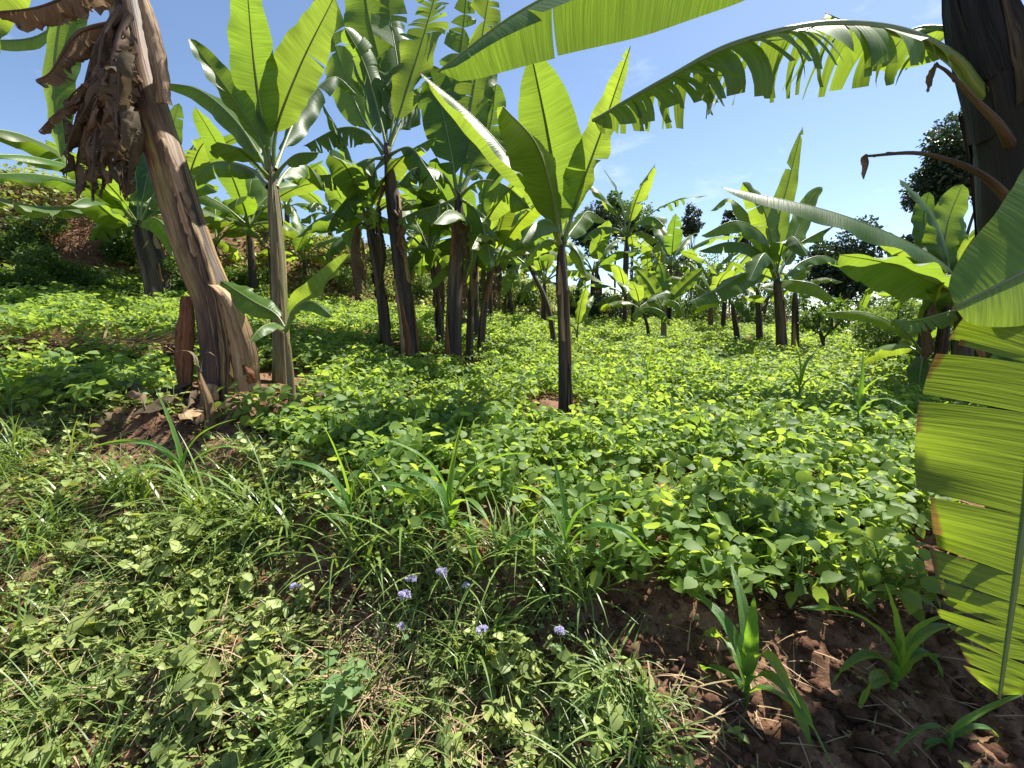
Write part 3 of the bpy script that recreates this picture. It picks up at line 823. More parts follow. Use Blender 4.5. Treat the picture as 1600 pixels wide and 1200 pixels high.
# near plant at the frame's right edge
T8, T8b, T8d = plant_px('dark trunked banana plant close by with a long shredded leaf arching over the sky', (1625, 880),
    [(1606, 560), (1590, 350), (1574, 200), (1530, 0), (1508, -180)], 0.14, 0.105,
    [([(1585, 205, .02), (1530, 140, -.02), (1490, 90, -.05), (1410, 48, -.2), (1290, 36, -.36), (1150, 66, -.50), (1040, 122, -.6), (925, 188, -.65)], 0.255, UP + .35 * AW, dict(nh2=UP + .6 * AW, fold=(-14, -64), curve=14, tear=0.62, even=True, gapk=1.2, rows=84, lat=6, rr=0.028, pet=0.2, hang=14)),
     ([(1540, -330, -.3), (1200, -150, -.6), (860, -8, -.8), (684, 112, -.8)], 0.235, UP + .75 * AW, dict(fold=(0, -76), curve=8, tear=0.07, gapk=0.3, rows=54, lat=5, rr=0.015, pet=0.05, ripple=0.006)),
     ([(1530, 50, .3), (1450, 40, .45), (1380, 55, .6), (1290, 20, .7)], 0.26, UP + .3 * CAM, dict(fold=-25, curve=25, tear=0.35)),
     ([(1640, 60, .1), (1640, 130, .2), (1630, 200, .2), (1600, 250, .2)], 0.2, CAM, dict(fold=-20)),
     ([(1600, 345, 0), (1570, 300, -.18), (1520, 262, -.25), (1440, 238, -.3), (1352, 243, -.3)], 0.012, UP, dict(mat='dry', rib='dry_rib', rr=0.024, name='dry_stalk', pet=0.5, fold=-60, crumple=0.004, prof='strap')),
     ([(1352, 243, -.3), (1356, 255, -.3), (1350, 278, -.3)], 0.022, CAM, dict(mat='dry', rib='dry_rib', rr=0.006, name='dry_leaf', pet=0.0, fold=-40, crumple=0.004, rows=12, lat=2)),
     ([(1590, 240, 0), (1560, 190, -.18), (1520, 150, -.25), (1480, 110, -.3), (1460, 100, -.3)], 0.012, UP, dict(mat='dry', rib='dry_rib', rr=0.026, name='dry_stalk', pet=0.6, fold=-60, crumple=0.004, prof='strap')),
     ([(1462, 104, -.3), (1458, 120, -.3), (1448, 142, -.3)], 0.014, CAM, dict(mat='dry', rib='dry_rib', rr=0.004, name='dry_leaf', pet=0.0, fold=-40, crumple=0.004, rows=10, lat=2)),
     ([(1800, 130, -.55), (1745, 270, -.7), (1650, 390, -.8), (1492, 480, -.85)], 0.21, CAM + .2 * UP + .32 * RT, dict(fold=-5, curve=8, rows=40, lat=5, pet=0.05, ripple=0.004)),
     ([(1690, 430, -.75), (1632, 560, -.8), (1606, 780, -.85), (1562, 1092, -.9)], 0.24, CAM - .45 * RT, dict(fold=4, curve=10, tear=0.34, even=True, gapk=0.75, rows=70, lat=5, mat='banana_old', sweep=-0.08, pet=0.02, rr=0.016, ripple=0.008)),
     ([(1690, 420, -.2), (1650, 520, -.2), (1600, 600, -.2), (1545, 560, -.2)], 0.15, CAM, dict(fold=-15)),
     ], 'trunk_black', 9, seed=18, disc=0.3, sheath_mats=('trunk_black', 'trunk_black', 'trunk_dark'))

# crown leaves of the same plant beside the frame
for i_, (q_, w_) in enumerate((([(2.3, 2.1, 2.8), (2.3, 1.7, 2.75), (2.25, 1.3, 2.5), (2.2, 0.95, 2.1)], 0.32),
                               ([(2.3, 2.1, 2.8), (2.7, 2.2, 2.9), (3.1, 2.2, 2.7), (3.4, 2.2, 2.2)], 0.30))):
    add_leaf(T8, T8b, [np.array(a) for a in q_], w_, UP, fold=-12, curve=15, tear=0.12, seed=1860 + i_)

T9, T9b, T9d = plant_px('banana plant behind the dark trunk reaching two long flat leaves into the clearing', (1492, 640),
    [(1502, 600), (1505, 520), (1506, 455)], 0.09, 0.06,
    [([(1506, 450), (1465, 405, -.1), (1385, 362, -.2), (1280, 325, -.2), (1128, 292, -.2)], 0.294, UP + .55 * CAM, dict(fold=(-6, -10), curve=10, rows=44, pet=0.1, tear=0.02, ripple=0.01)),
     ([(1508, 465), (1460, 440, -.2), (1390, 412, -.4), (1312, 398, -.6)], 0.282, UP + .75 * AW, dict(fold=(-5, -32), curve=8, rows=40, pet=0.12, ripple=0.02, mat='banana_young')),
     ([(1500, 455), (1478, 400, .3), (1482, 345, .4), (1504, 288, .4)], 0.243, CAM, dict(fold=15, mat='banana_young')),
     ([(1500, 455), (1450, 415, .4), (1420, 395, .6), (1383, 362, .8)], 0.218, CAM, dict(fold=-5, mat='banana_young', tear=0.1)),
     ([(1500, 455), (1450, 370, .5), (1445, 330, .6), (1452, 300, .6)], 0.192, CAM, dict(fold=15)),
     ([(1505, 480), (1530, 490, -.3), (1545, 520, -.5), (1550, 570, -.6)], 0.154, CAM, dict(fold=-25, mat='sheath_brown')),
     ([(1505, 480), (1470, 490, -.1), (1430, 500, -.2), (1395, 500, -.3)], 0.166, UP + .2 * CAM, dict(fold=-30, tear=0.2)),
     ([(1505, 480), (1535, 440, .3), (1560, 400, .4), (1600, 420, .4)], 0.192, CAM, dict(fold=-10, mat='banana_young')),
     ], 'trunk_dark', 4, seed=19, disc=0.3)

# clump in the middle distance at right
T6, T6b, T6d = plant_px('full banana clump with arching leaves in the middle of the bean slope', (1222, 556),
    [(1220, 510), (1217, 470), (1213, 425)], 0.09, 0.06,
    [([(1214, 430), (1216, 350), (1232, 285), (1254, 198)], 0.19, CAM, dict(fold=18, tear=0.14, narrow=(1.25, 0.55))),
     ([(1212, 430), (1205, 370, -.1), (1190, 320, -.2), (1160, 285, -.3)], 0.28, CAM, dict(fold=-15, curve=20, tear=0.1)),
     ([(1211, 430), (1195, 370, -.3), (1150, 345, -.5), (1096, 368, -.6)], 0.24, UP + .4 * CAM, dict(fold=-35, tear=0.1)),
     ([(1211, 432), (1185, 390, -.3), (1140, 378, -.5), (1092, 392, -.6)], 0.22, UP + .4 * CAM, dict(fold=-35, tear=0.08)),
     ([(1211, 436), (1170, 425, -.5), (1125, 450, -.8), (1075, 472, -1)], 0.26, UP + .7 * CAM, dict(fold=-20, tear=0.1)),
     ([(1216, 430), (1245, 385, .1), (1275, 365, .2), (1310, 350, .2)], 0.2, UP + .4 * CAM, dict(fold=-35, tear=0.4)),
     ([(1218, 440), (1240, 438, -.4), (1275, 445, -.6), (1306, 470, -.7)], 0.22, UP + .5 * CAM, dict(fold=-30, tear=0.05)),
     ([(1216, 430), (1250, 350, .5), (1268, 310, .7), (1285, 292, .8)], 0.2, CAM, dict(fold=15, mat='banana_young')),
     ([(1214, 435), (1200, 400, -.6), (1190, 400, -.9), (1170, 440, -1.2)], 0.2, UP + .7 * CAM, dict(fold=-20, tear=0.1)),
     ([(1214, 430), (1225, 380, -.4), (1240, 370, -.6), (1262, 400, -.9)], 0.2, UP + .7 * CAM, dict(fold=-20)),
     ([(1218, 445), (1250, 410, .4), (1290, 400, .6), (1330, 420, .7)], 0.2, UP + .4 * CAM, dict(fold=-30, tear=0.2)),
     ([(1212, 430), (1180, 350, .4), (1140, 310, .7), (1110, 330, .8)], 0.22, UP + .3 * CAM, dict(fold=-25, tear=0.1)),
     ([(1215, 450), (1200, 470, -.2), (1195, 500, -.2)], 0.10, CAM, dict(mat='dry', rib='dry_rib', name='dry_leaf', fold=-50, curve=40, tear=0.3, crumple=0.02)),
     ], 'trunk_dark', 5, seed=20, disc=0.35)
for (lab, bx, by, tx, ty, r, n, L, sd) in (
        ('slim stem pressed against the right of the full banana clump', 1243, 552, 1242, 450, 0.07, 5, 0.8, 41),
        ('thin banana stem just left of the full clump', 1188, 540, 1183, 450, 0.07, 5, 0.9, 42),
        ('leaning thin banana stem farther left of the full clump', 1155, 542, 1143, 470, 0.06, 6, 0.85, 43)):
    r_, b_, d_ = plant_px(lab, (bx, by), [((bx + tx) / 2, (by + ty) / 2), (tx, ty)], r, r * .6, [], 'trunk_dark', 2, seed=sd, extra=n, ext_len=L, disc=0.25)

T7, T7b, T7d = plant_px('small banana plant with three bright raised leaves on the open bean slope', (1037, 538),
    [(1037, 510), (1036, 478)], 0.06, 0.04,
    [([(1036, 482), (1025, 462), (1012, 440), (994, 420)], 0.17, CAM, dict(fold=15, mat='banana_young')),
     ([(1037, 482), (1037, 455, .2), (1036, 430, .3), (1030, 412, .3)], 0.17, CAM, dict(fold=10, mat='banana_young')),
     ([(1038, 482), (1055, 460), (1075, 440), (1098, 420)], 0.13, CAM - RT * .3, dict(fold=25, mat='banana_young')),
     ([(1036, 485), (1018, 470, -.2), (1000, 480, -.4), (990, 500, -.5)], 0.15, UP + .5 * CAM, dict(fold=-30)),
     ([(1038, 485), (1045, 470, -.3), (1060, 475, -.5), (1066, 495, -.6)], 0.13, UP + .5 * CAM, dict(fold=-30, mat='banana_young'))],
    'trunk_green', 1, seed=21, disc=0.2)

# left, behind the leaning plant
T10, T10b, T10d = plant_px('banana plant at the foot of the bank with long low leaves sweeping to the left', (244, 478),
    [(238, 440), (226, 390), (216, 345)], 0.13, 0.09,
    [([(214, 350), (160, 298, -.8), (60, 272, -1.6), (-60, 275, -2.2)], 0.24, UP + .4 * CAM, dict(fold=-22, curve=12, tear=0.1, rows=36)),
     ([(214, 352), (150, 325, -.6), (60, 322, -1.2), (-40, 300, -1.8)], 0.22, UP + .3 * CAM, dict(fold=-25, tear=0.22)),
     ([(214, 345), (130, 262, -.8), (40, 212, -1.5), (-60, 195, -2.2)], 0.24, UP + .5 * CAM, dict(fold=-25, tear=0.2, mat='banana_old')),
     ([(214, 348), (140, 275, -1.2), (60, 246, -2), (-30, 240, -2.6)], 0.15, UP + .2 * CAM, dict(fold=-25, mat='banana_young')),
     ([(218, 345), (250, 290), (290, 270), (340, 300)], 0.26, UP + .4 * CAM, dict(fold=-25, tear=0.1)),
     ([(216, 345), (210, 260, .3), (190, 190, .4), (150, 120, .4)], 0.28, CAM, dict(fold=5, tear=0.1)),
     ([(216, 345), (235, 260, .3), (262, 220, .5), (280, 160, .5)], 0.26, CAM, dict(fold=10, tear=0.1)),
     ([(214, 350), (180, 340, -.6), (140, 310, -1.4), (110, 320, -1.8)], 0.22, UP + .5 * CAM, dict(fold=-25)),
     ([(216, 352), (240, 340, -.6), (262, 360, -1.0), (270, 400, -1.2)], 0.2, UP + .5 * CAM, dict(fold=-25)),
     ], 'trunk_dark', 5, seed=22, disc=0.35, extra=4, ext_len=1.3)
plant_px('second dark stem beside the plant at the foot of the bank', (262, 470), [(256, 420), (240, 370), (232, 330)], 0.09, 0.06, [], 'trunk_dark', 3, seed=23, extra=6, ext_len=1.2, disc=0.25)

# background plants
plant_generic('banana plant half hidden between the leaning and the slim stem', (398, 470), 1.5, 0.085, 10, 1.5, 51, tear=0.06)
plant_generic('young banana plant low behind the slim stem', (345, 462), 1.1, 0.06, 8, 1.25, 52, lmat='banana_young')
plant_generic('small banana plant right of the slim stem against the bank', (478, 452), 0.75, 0.05, 7, 1.0, 53, lmat='banana_young')
plant_generic('banana plant with hanging dead leaves left of the tall dark stem', (605, 552), 1.7, 0.07, 8, 1.1, 54, lean=(-0.25, 0.2), dead=4, tear=0.2)
plant_generic('thin banana stem between the two dark middle stems', (690, 545), 1.35, 0.06, 9, 1.15, 55, lean=(-.15, 0.1), tear=0.12, dead=2)
plant_generic('slender banana stem touching the right of the dark thick one', (733, 566), 1.5, 0.05, 7, 1.0, 56, lean=(0.12, 0.1), tear=0.1, dead=1)
plant_generic('slender banana stem with yellowing leaves right of the middle pair', (750, 562), 1.25, 0.055, 8, 1.05, 57, lean=(0.2, 0.0), tear=0.15, lmat='banana_old')
plant_generic('banana stem in shade behind the right of the middle pair', (742, 540), 1.5, 0.08, 9, 1.3, 58, tear=0.12, dead=2)
plant_generic('slanting banana stem farther back right of the middle pair', (800, 498), 1.2, 0.08, 9, 1.25, 59, lean=(-.25, 0), tear=0.12, dead=2)
plant_generic('thin leaning stem just behind the lone plant', (868, 545), 1.4, 0.05, 6, 1.0, 60, lean=(-.45, .3), tear=0.2)
plant_generic('knee high banana sucker right behind the lone plant', (901, 550), 0.35, 0.022, 3, 0.6, 61, tear=0.0, lmat='banana_young', disc=0.1, sheaths=0, el=(85, 55))
plant_generic('small banana plant with spread leaves at the hedge foot', (975, 515), 0.85, 0.06, 8, 1.05, 62, lmat='banana_young', tear=0.2)
plant_generic('small twin banana stem beside the one at the hedge foot', (988, 515), 0.7, 0.055, 6, 0.95, 63, tear=0.2)
plant_generic('drooping sucker leaning left of the small bright plant', (1015, 540), 0.7, 0.035, 5, 0.75, 64, lean=(-.2, 0), tear=0.1, disc=0.15)
plant_generic('tall ragged banana plant rising behind the hedge', (975, 488), 2.6, 0.10, 10, 1.75, 65, d=13.0, tear=0.35)
plant_generic('ragged banana plant behind the hedge left of the slender tree', (1045, 486), 1.9, 0.10, 10, 1.6, 66, d=14.5, tear=0.3, dead=2)
plant_generic('dim banana plant in the back row behind the lone plant', (925, 484), 1.6, 0.09, 9, 1.5, 67, d=14.0, tear=0.2, dead=2)
plant_generic('low banana plant in the back row right of the ragged one', (1110, 508), 0.9, 0.07, 8, 1.2, 68, d=11.0, tear=0.2)
plant_generic('banana plant in the back row left of the clump', (1130, 505), 1.2, 0.07, 8, 1.25, 69, d=12.0, tear=0.2)
plant_generic('small banana plant below the dark round tree', (1340, 505), 0.5, 0.06, 7, 0.95, 70, d=12.0, lmat='banana_young', tear=0.05)
plant_generic('young banana plant in the shade under the long flat leaves', (1440, 585), 0.55, 0.05, 6, 0.85, 71, d=5.2, tear=0.08)
plant_generic('banana plant in the shaded thicket at the right end of the beans', (1490, 590), 0.9, 0.07, 7, 0.95, 72, d=5.6, tear=0.2)
plant_generic('far banana plant seen between the slim and the dark stems', (520, 440), 1.0, 0.08, 8, 1.3, 73, d=13.0, tear=0.15)
plant_generic('far banana plant glimpsed above the bank between dark stems', (668, 455), 1.1, 0.08, 9, 1.4, 74, d=13.5, tear=0.15)
plant_generic('far banana plant in the back row near the shade hedge', (835, 478), 1.4, 0.09, 9, 1.5, 75, d=14.0, tear=0.2)

plant_generic('broad leaved banana plant in the deep shade behind the tall dark stem', (560, 462), 1.7, 0.09, 10, 1.5, 76, d=10.5, tear=0.1, dead=3)
plant_generic('banana plant filling the shade behind the dark thick stem', (765, 485), 1.7, 0.09, 10, 1.5, 77, d=10.5, tear=0.1, dead=3)
plant_generic('banana plant behind the lone plant with low spreading leaves', (850, 495), 1.1, 0.08, 9, 1.3, 78, d=10.5, tear=0.2)
plant_generic('banana plant above the bank behind the leaning stem', (300, 440), 1.3, 0.09, 9, 1.6, 79, d=9.5, tear=0.2)
plant_generic('banana plant above the bank between slim and tall stems', (455, 440), 0.9, 0.08, 8, 1.4, 80, d=12.5, tear=0.1)

plant_generic('dark thin banana stem in the thicket left of the hanging leaf', (1432, 600), 1.25, 0.05, 7, 0.9, 81, d=5.4, tear=0.15)
plant_generic('second dark banana stem in the thicket nearer the hanging leaf', (1462, 612), 1.35, 0.07, 7, 0.95, 82, d=5.0, tear=0.15, dead=2)
plant_generic('banana plant on the skyline between the ragged plant and the small bright one', (1010, 488), 1.5, 0.08, 8, 1.4, 83, d=16.0, tear=0.25)
plant_generic('banana plant on the skyline right of the slim upright tree', (1105, 492), 1.5, 0.08, 8, 1.4, 84, d=16.5, tear=0.25)
plant_generic('banana plant on the skyline directly behind the clump', (1175, 495), 1.3, 0.08, 8, 1.3, 85, d=15.5, tear=0.2)

# ------------------------------------------------------------------ bean field
def leaflet(mb, M3, o, L, W, fold, bend, rnd):
    """heart shaped leaflet along local +x, normal +z"""
    t = np.array([0, 0.12, 0.4, 0.72, 1.0]); w = np.array([0.30, 0.86, 0.95, 0.55, 0.0]) * W
    zz = -bend * t ** 2 * L
    mid = np.stack([t * L, 0 * t, zz], 1)
    lft = np.stack([t * L - (t < 0.05) * 0.06 * L, w * math.cos(fold), zz + w * math.sin(fold)], 1)
    rgt = lft * np.array([1, -1, 1])
    v = np.vstack([mid, lft[:4], rgt[:4]]) @ M3.T + o
    f4 = [[0, 1, 6, 5], [1, 2, 7, 6], [2, 3, 8, 7], [0, 9, 10, 1], [1, 10, 11, 2], [2, 11, 12, 3]]
    f3 = [[3, 4, 8], [3, 12, 4]]
    mb.add(v, f4, f3, None, rnd)


def rot(az, el, roll):
    return np.array(Matrix.Rotation(az, 3, 'Z') @ Matrix.Rotation(-el, 3, 'Y') @ Matrix.Rotation(roll, 3, 'X'))


def trifoliate(seed, L=0.052):
    g = np.random.default_rng(seed)
    mb = MB()
    for az, sc, o in ((0, 1.05, 0.022), (1.75, 0.95, 0.0), (-1.75, 0.95, 0.0)):
        a = az + g.normal() * 0.15
        R = rot(a, math.radians(-12 + g.normal() * 20), g.normal() * 0.45)
        l = L * sc * g.uniform(0.85, 1.15)
        leaflet(mb, R, np.array([o, 0, 0]) + R @ np.array([0.008, 0, 0]), l, l * 0.42, math.radians(g.uniform(2, 22)), g.uniform(0.05, 0.35), g.random())
    return mb


leaf_mbs = [trifoliate(100 + i) for i in range(8)]
leaf_meshes = []
for mb in leaf_mbs:
    me = mb.mesh('bean_leaf', True); me.materials.append(M['bean']); leaf_meshes.append(me)
layouts = []
for k in range(9):
    g = np.random.default_rng(300 + k)
    sb = MB(); lv = []
    nl = 17
    hgt = g.uniform(0.13, 0.20)
    tube(sb, [[0, 0, -0.03], [g.normal() * .01, g.normal() * .01, hgt * .5], [g.normal() * .02, g.normal() * .02, hgt * .8]], [0.004, 0.003, 0.002], 4)
    for i in range(nl):
        f = (i + 0.5) / nl
        az = i * 2.4 + g.normal() * 0.3
        z0 = hgt * (0.05 + 0.65 * f)
        out = g.uniform(0.03, 0.14) * (1.1 - 0.4 * f)
        z1 = hgt * (0.32 + 0.75 * f) + g.normal() * 0.02
        h = np.array([math.cos(az), math.sin(az), 0])
        p1 = h * out + UP * z1
        tube(sb, [UP * z0, h * out * 0.45 + UP * (z0 + (z1 - z0) * 0.7), p1], [0.0022, 0.0018, 0.0014], 3, cap=False)
        R = rot(az + g.normal() * 0.5, math.radians(g.normal() * 19 - 3), math.radians(g.normal() * 19))
        lv.append((i % 8, R, p1, g.uniform(0.8, 1.2)))
    me = sb.mesh('bean_plant', True); me.materials.append(M['bean_stem'])
    fb = MB()
    for li, R, o, sc in lv:
        src = leaf_mbs[li]
        V = np.concatenate(src.v)
        fb.add(V @ (R * sc).T + o, np.concatenate(src.f4), np.concatenate(src.f3), None, (np.concatenate(src.r) + g.random()) % 1.0)
    fme = fb.mesh('foliage', True); fme.materials.append(M['bean'])
    lb_ = MB()                                   # light version for the distance: four triangles a leaflet
    Vf = np.concatenate(fb.v).reshape(-1, 13, 3); Rf = np.concatenate(fb.r).reshape(-1, 13)[:, 0]
    Vl = Vf[:, [0, 6, 8, 4, 12, 10]]; nlf = len(Vl); kk = np.arange(nlf)[:, None] * 6
    lb_.add(Vl.reshape(-1, 3), np.concatenate([kk + np.array([[0, 3, 2, 1]]), kk + np.array([[0, 5, 4, 3]])]), None, None, np.repeat(Rf, 6))
    layouts.append((me, lv, fme, lb_, sb))

# where beans grow
def poly_in(x, y, poly):
    ins = np.zeros(len(x), bool)
    for (x0, y0), (x1, y1) in zip(poly, np.roll(poly, -1, axis=0)):
        c = ((y0 > y) != (y1 > y)) & (x < (x1 - x0) * (y - y0) / (y1 - y0 + 1e-12) + x0)
        ins ^= c
    return ins


front = [(-60, 655), (120, 655), (300, 655), (420, 690), (480, 730), (560, 800), (640, 830), (760, 830), (850, 855), (905, 905), (960, 940), (1040, 950), (1110, 958), (1180, 965), (1270, 965), (1360, 978), (1440, 995)]
poly = [tuple(hit(*q)[0][:2]) for q in front]
right = [(1450, 985), (1385, 930), (1405, 850), (1470, 800), (1560, 760)]
poly += [tuple(hit(*q)[0][:2]) for q in right]
poly += [(3.2, 2.6), (5.0, 4.3), (6.6, 6.0), (9.5, 9.0), (13.5, 14.0), (9.0, 18.0), (3.0, 16.5), (-4, 12.5), (-9, 8.6), (-12, 7.0), (-9, 3.0)]
poly = np.array(poly)
cand = []
g = np.random.default_rng(21)
for (y0, y1, sp) in ((1.3, 3.2, 0.145), (3.2, 6.0, 0.165), (6.0, 9.5, 0.205), (9.5, 18.0, 0.27)):
    xs = np.arange(-13, 14, sp); ys = np.arange(y0, y1, sp)
    X, Y = np.meshgrid(xs, ys)
    X = (X + g.uniform(-.42, .42, X.shape) * sp).ravel(); Y = (Y + g.uniform(-.42, .42, Y.shape) * sp).ravel()
    cand.append(np.stack([X, Y], 1))
cand = np.concatenate(cand)
keep = poly_in(cand[:, 0], cand[:, 1], poly) & (bank_s(cand[:, 0], cand[:, 1]) < -0.1)
keep &= np.abs(cand[:, 0]) < cand[:, 1] * 1.25 + 0.6
for (tx, ty, tr) in trunk_discs:
    keep &= np.hypot(cand[:, 0] - tx, cand[:, 1] - ty) > tr
# ragged edges and thin spots; a bare strip with mulch at the left
thin = vnoise(cand[:, 0] * 1.3, cand[:, 1] * 1.3, 77) + 0.5
keep &= ~((thin < 0.12) & (g.random(len(cand)) < 0.8))
mul_a, mul_b = hit(-40, 545)[0], hit(300, 560)[0]
def mulch_dist(x, y):
    ab = mul_b[:2] - mul_a[:2]; t = np.clip(((x - mul_a[0]) * ab[0] + (y - mul_a[1]) * ab[1]) / (ab @ ab), 0, 1)
    return np.hypot(x - mul_a[0] - t * ab[0], y - mul_a[1] - t * ab[1])
keep &= mulch_dist(cand[:, 0], cand[:, 1]) > 0.22
cand = cand[keep]
cz = height(cand[:, 0], cand[:, 1])
# size on the picture decides which ones are individuals
dep = cand[:, 1] * ST - (cz - 1.5) * CT
pxx = 800 + FPX * cand[:, 0] / dep
inview = (pxx > 10) & (pxx < 1440)
order = np.argsort(np.where(inview, dep, dep + 50))
cand, cz, dep = cand[order], cz[order], dep[order]
DETAIL, SINGLES = 80, 300
def bean_label(x, y, px):
    if px < 330: return 'bean plant in the patch left of the thick leaning banana plant'
    if px < 560: return 'bean plant in the shade round the slim pale banana stem'
    if y - edge_y(x) < 0.22 and px > 900: return 'bean plant at the front edge hanging over the bare soil'
    if y - edge_y(x) < 0.3: return 'bean plant at the front edge behind the young maize'
    if px < 900: return 'bean plant in the rows between the maize and the lone banana plant'
    if y < 2.6: return 'sunlit bean plant in the first rows above the bare soil'
    return 'sunlit bean plant farther up between the lone banana plant and the hanging leaf'
for i in range(min(SINGLES, len(cand))):
    lay = layouts[int(g.integers(len(layouts)))]
    sc = g.uniform(0.85, 1.2); az = g.uniform(0, 6.28)
    r = obj('bean_plant', lay[0])
    r.location = (cand[i, 0], cand[i, 1], cz[i]); r.rotation_euler = (g.normal() * .08, g.normal() * .08, az); r.scale = (sc, sc, sc)
    tag(r, bean_label(cand[i, 0], cand[i, 1], 800 + FPX * cand[i, 0] / dep[i]), 'bean plant', 'bean plants in the nearest rows')
    if i < DETAIL:
        for li, R, o, s in lay[1]:
            lf = obj('leaf', leaf_meshes[li], None, r)
            m4 = Matrix((R * s).tolist()).to_4x4(); m4.translation = Vector(o)
            lf.matrix_local = m4
    else:
        lf = obj('foliage', lay[2], None, r)
        lf["kind"] = "stuff"
# the rest of the field as one mass
far = MB(); fst = MB()
for k, lay in enumerate(layouts):
    sel = np.arange(SINGLES + k, len(cand), len(layouts))
    V = np.concatenate(lay[3].v); F4 = np.concatenate(lay[3].f4); F3 = None; R0 = np.concatenate(lay[3].r)
    for i in sel:
        az = g.uniform(0, 6.28); sc = g.uniform(0.85, 1.2); ca, sa = math.cos(az) * sc, math.sin(az) * sc
        Rz = np.array([[ca, -sa, 0], [sa, ca, 0], [0, 0, sc]])
        far.add(V @ Rz.T + np.array([cand[i, 0], cand[i, 1], cz[i]]), F4, F3, None, (R0 + g.random()) % 1)
bf = obj('bean_foliage', far.mesh('bean_foliage', True), M['bean'])
tag(bf, 'dense green bean foliage covering the slope farther back', 'bean field', None, 'stuff')
print('beans', len(cand))

# ------------------------------------------------------------------ leaf clouds: bushes, trees
def leaf_cloud(mb, centres, radii, n, size, seed, squash=1.0, shell=0.6, upbias=0.3, long=1.8):
    """n small folded leaves spread through ellipsoid lumps"""
    g = np.random.default_rng(seed)
    centres = np.asarray(centres, float); radii = np.asarray(radii, float)
    wts = radii ** 2; wts = wts / wts.sum()
    which = g.choice(len(centres), n, p=wts)
    d = unit(g.normal(size=(n, 3)))
    rr = g.random(n) ** (1 / 3.0); rr = shell + (1 - shell) * rr if shell else rr
    rr = rr * g.uniform(0.75, 1.12, n)
    p = centres[which] + d * (rr * radii[which])[:, None] * np.array([1, 1, squash])
    ax = unit(d * 0.6 + g.normal(size=(n, 3)) * 0.8 + np.array([0, 0, -0.25]))
    nrm = g.normal(size=(n, 3)) * 0.8 + np.array([0, 0, upbias])
    nrm = unit(nrm - (nrm * ax).sum(1, keepdims=True) * ax)
    sd = np.cross(ax, nrm)
    s = size * g.uniform(0.6, 1.35, n)[:, None]
    v0, v1 = p, p + ax * s * long
    m = p + ax * s * long * 0.45
    a, b = m + sd * s * 0.45 + nrm * s * 0.12, m - sd * s * 0.45 + nrm * s * 0.12
    V = np.stack([v0, a, v1, b], 1).reshape(-1, 3)
    k = np.arange(n)[:, None] * 4
    F = np.concatenate([k + np.array([[0, 1, 2]]), k + np.array([[0, 2, 3]])])
    mb.add(V, None, F, None, np.repeat(g.random(n), 4))


def lumps(c, r, n, seed, sq=0.8):
    g = np.random.default_rng(seed)
    d = unit(g.normal(size=(n, 3))) * (g.random((n, 1)) ** 0.5)
    return np.asarray(c)[None, :] + d * np.array([r[0], r[1], r[2]])[None, :] * 0.75, np.full(n, min(r) * 0.40) * g.uniform(0.45, 1.35, n)


def tree(label, base, d, top_px, rx_px, trunk_h, mat, n, leaf, seed, cat='tree', nl=16, rz=None, name='tree', shell=0.3, limb=True):
    """base pixel at depth d; crown centre pixel and pixel radii"""
    b = P(base[0], base[1], d); b[2] = float(height(b[0], b[1]))
    root = empty(name, b)
    tag(root, label, cat); n = int(n * (1.35 if d < 16 else 1.0))
    c = P(top_px[0], top_px[1], d)
    r = rx_px[0] * d / FPX; rzz = rx_px[1] * d / FPX
    if d > 16: nl *= 3
    cs, rs = lumps(c, (r, r, rzz), nl, seed)
    if d > 16: rs = rs * 0.62
    else: rs = rs * 0.85
    mb = MB(); leaf_cloud(mb, cs, rs, n, leaf, seed, 1.0, shell)
    cr = obj('crown', mb.mesh('crown', True, b), M[mat], root)
    tb = MB()
    tr = max(0.05, r * 0.09)
    tp, _ = curve_pts([b - UP * 0.1, b * .55 + np.array([c[0], c[1], c[2]]) * .45, c], 12)
    tube(tb, tp, np.linspace(tr, tr * 0.4, 12), 8, 0, 0.05, seed)
    obj('trunk', tb.mesh('trunk', True, b), M['bark'], root)
    if limb:
        for k in range(min(6, nl)):
            lb = MB(); st = tp[5 + k % 5]
            q, _ = curve_pts([st, (st + cs[k]) / 2 + UP * 0.1 * r, cs[k]], 8)
            tube(lb, q, np.linspace(tr * 0.45, tr * 0.12, 8), 6)
            obj('limb', lb.mesh('limb', True, b), M['bark'], root)
    return root


def bush(label, c_px, d, r_px, mat, n, leaf, seed, nl=9, name='bush', cat='bush', zoff=0.0):
    hb, hd = hit(c_px[0], c_px[1] + r_px[1])
    d = min(d, hd + 0.3 * r_px[0] * d / FPX)
    r_px = (r_px[0] * 1.3, r_px[1] * 1.35); n = int(n * 1.5)
    c = P(c_px[0], c_px[1], d)
    r = (r_px[0] * d / FPX, r_px[0] * d / FPX * 0.9, r_px[1] * d / FPX)
    gz = float(height(c[0], c[1]))
    b = np.array([c[0], c[1], gz])
    cz_ = max(c[2], gz + 0.25 * r[2])
    cc = np.array([c[0], c[1], cz_])
    root = empty(name, b); tag(root, label, cat, 'bushes along the bank and hedge')
    cs, rs = lumps(cc, r, nl, seed)
    cs = np.vstack([cs, [cc - UP * r[2] * 0.5]]); rs = np.append(rs, min(r) * 0.6)
    mb = MB(); leaf_cloud(mb, cs, rs, n, leaf, seed, 0.9, 0.35)
    obj('foliage', mb.mesh('foliage', True, b), M[mat], root)
    sb = MB(); gg = np.random.default_rng(seed)
    for k in range(4):
        e = cs[k]
        q, _ = curve_pts([b + gg.normal(size=3) * 0.04 - UP * .05, (b + e) / 2 + gg.normal(size=3) * 0.05, e], 7)
        tube(sb, q, np.linspace(0.022, 0.006, 7), 5)
    obj('stem', sb.mesh('stem', True, b), M['bark'], root)
    return root


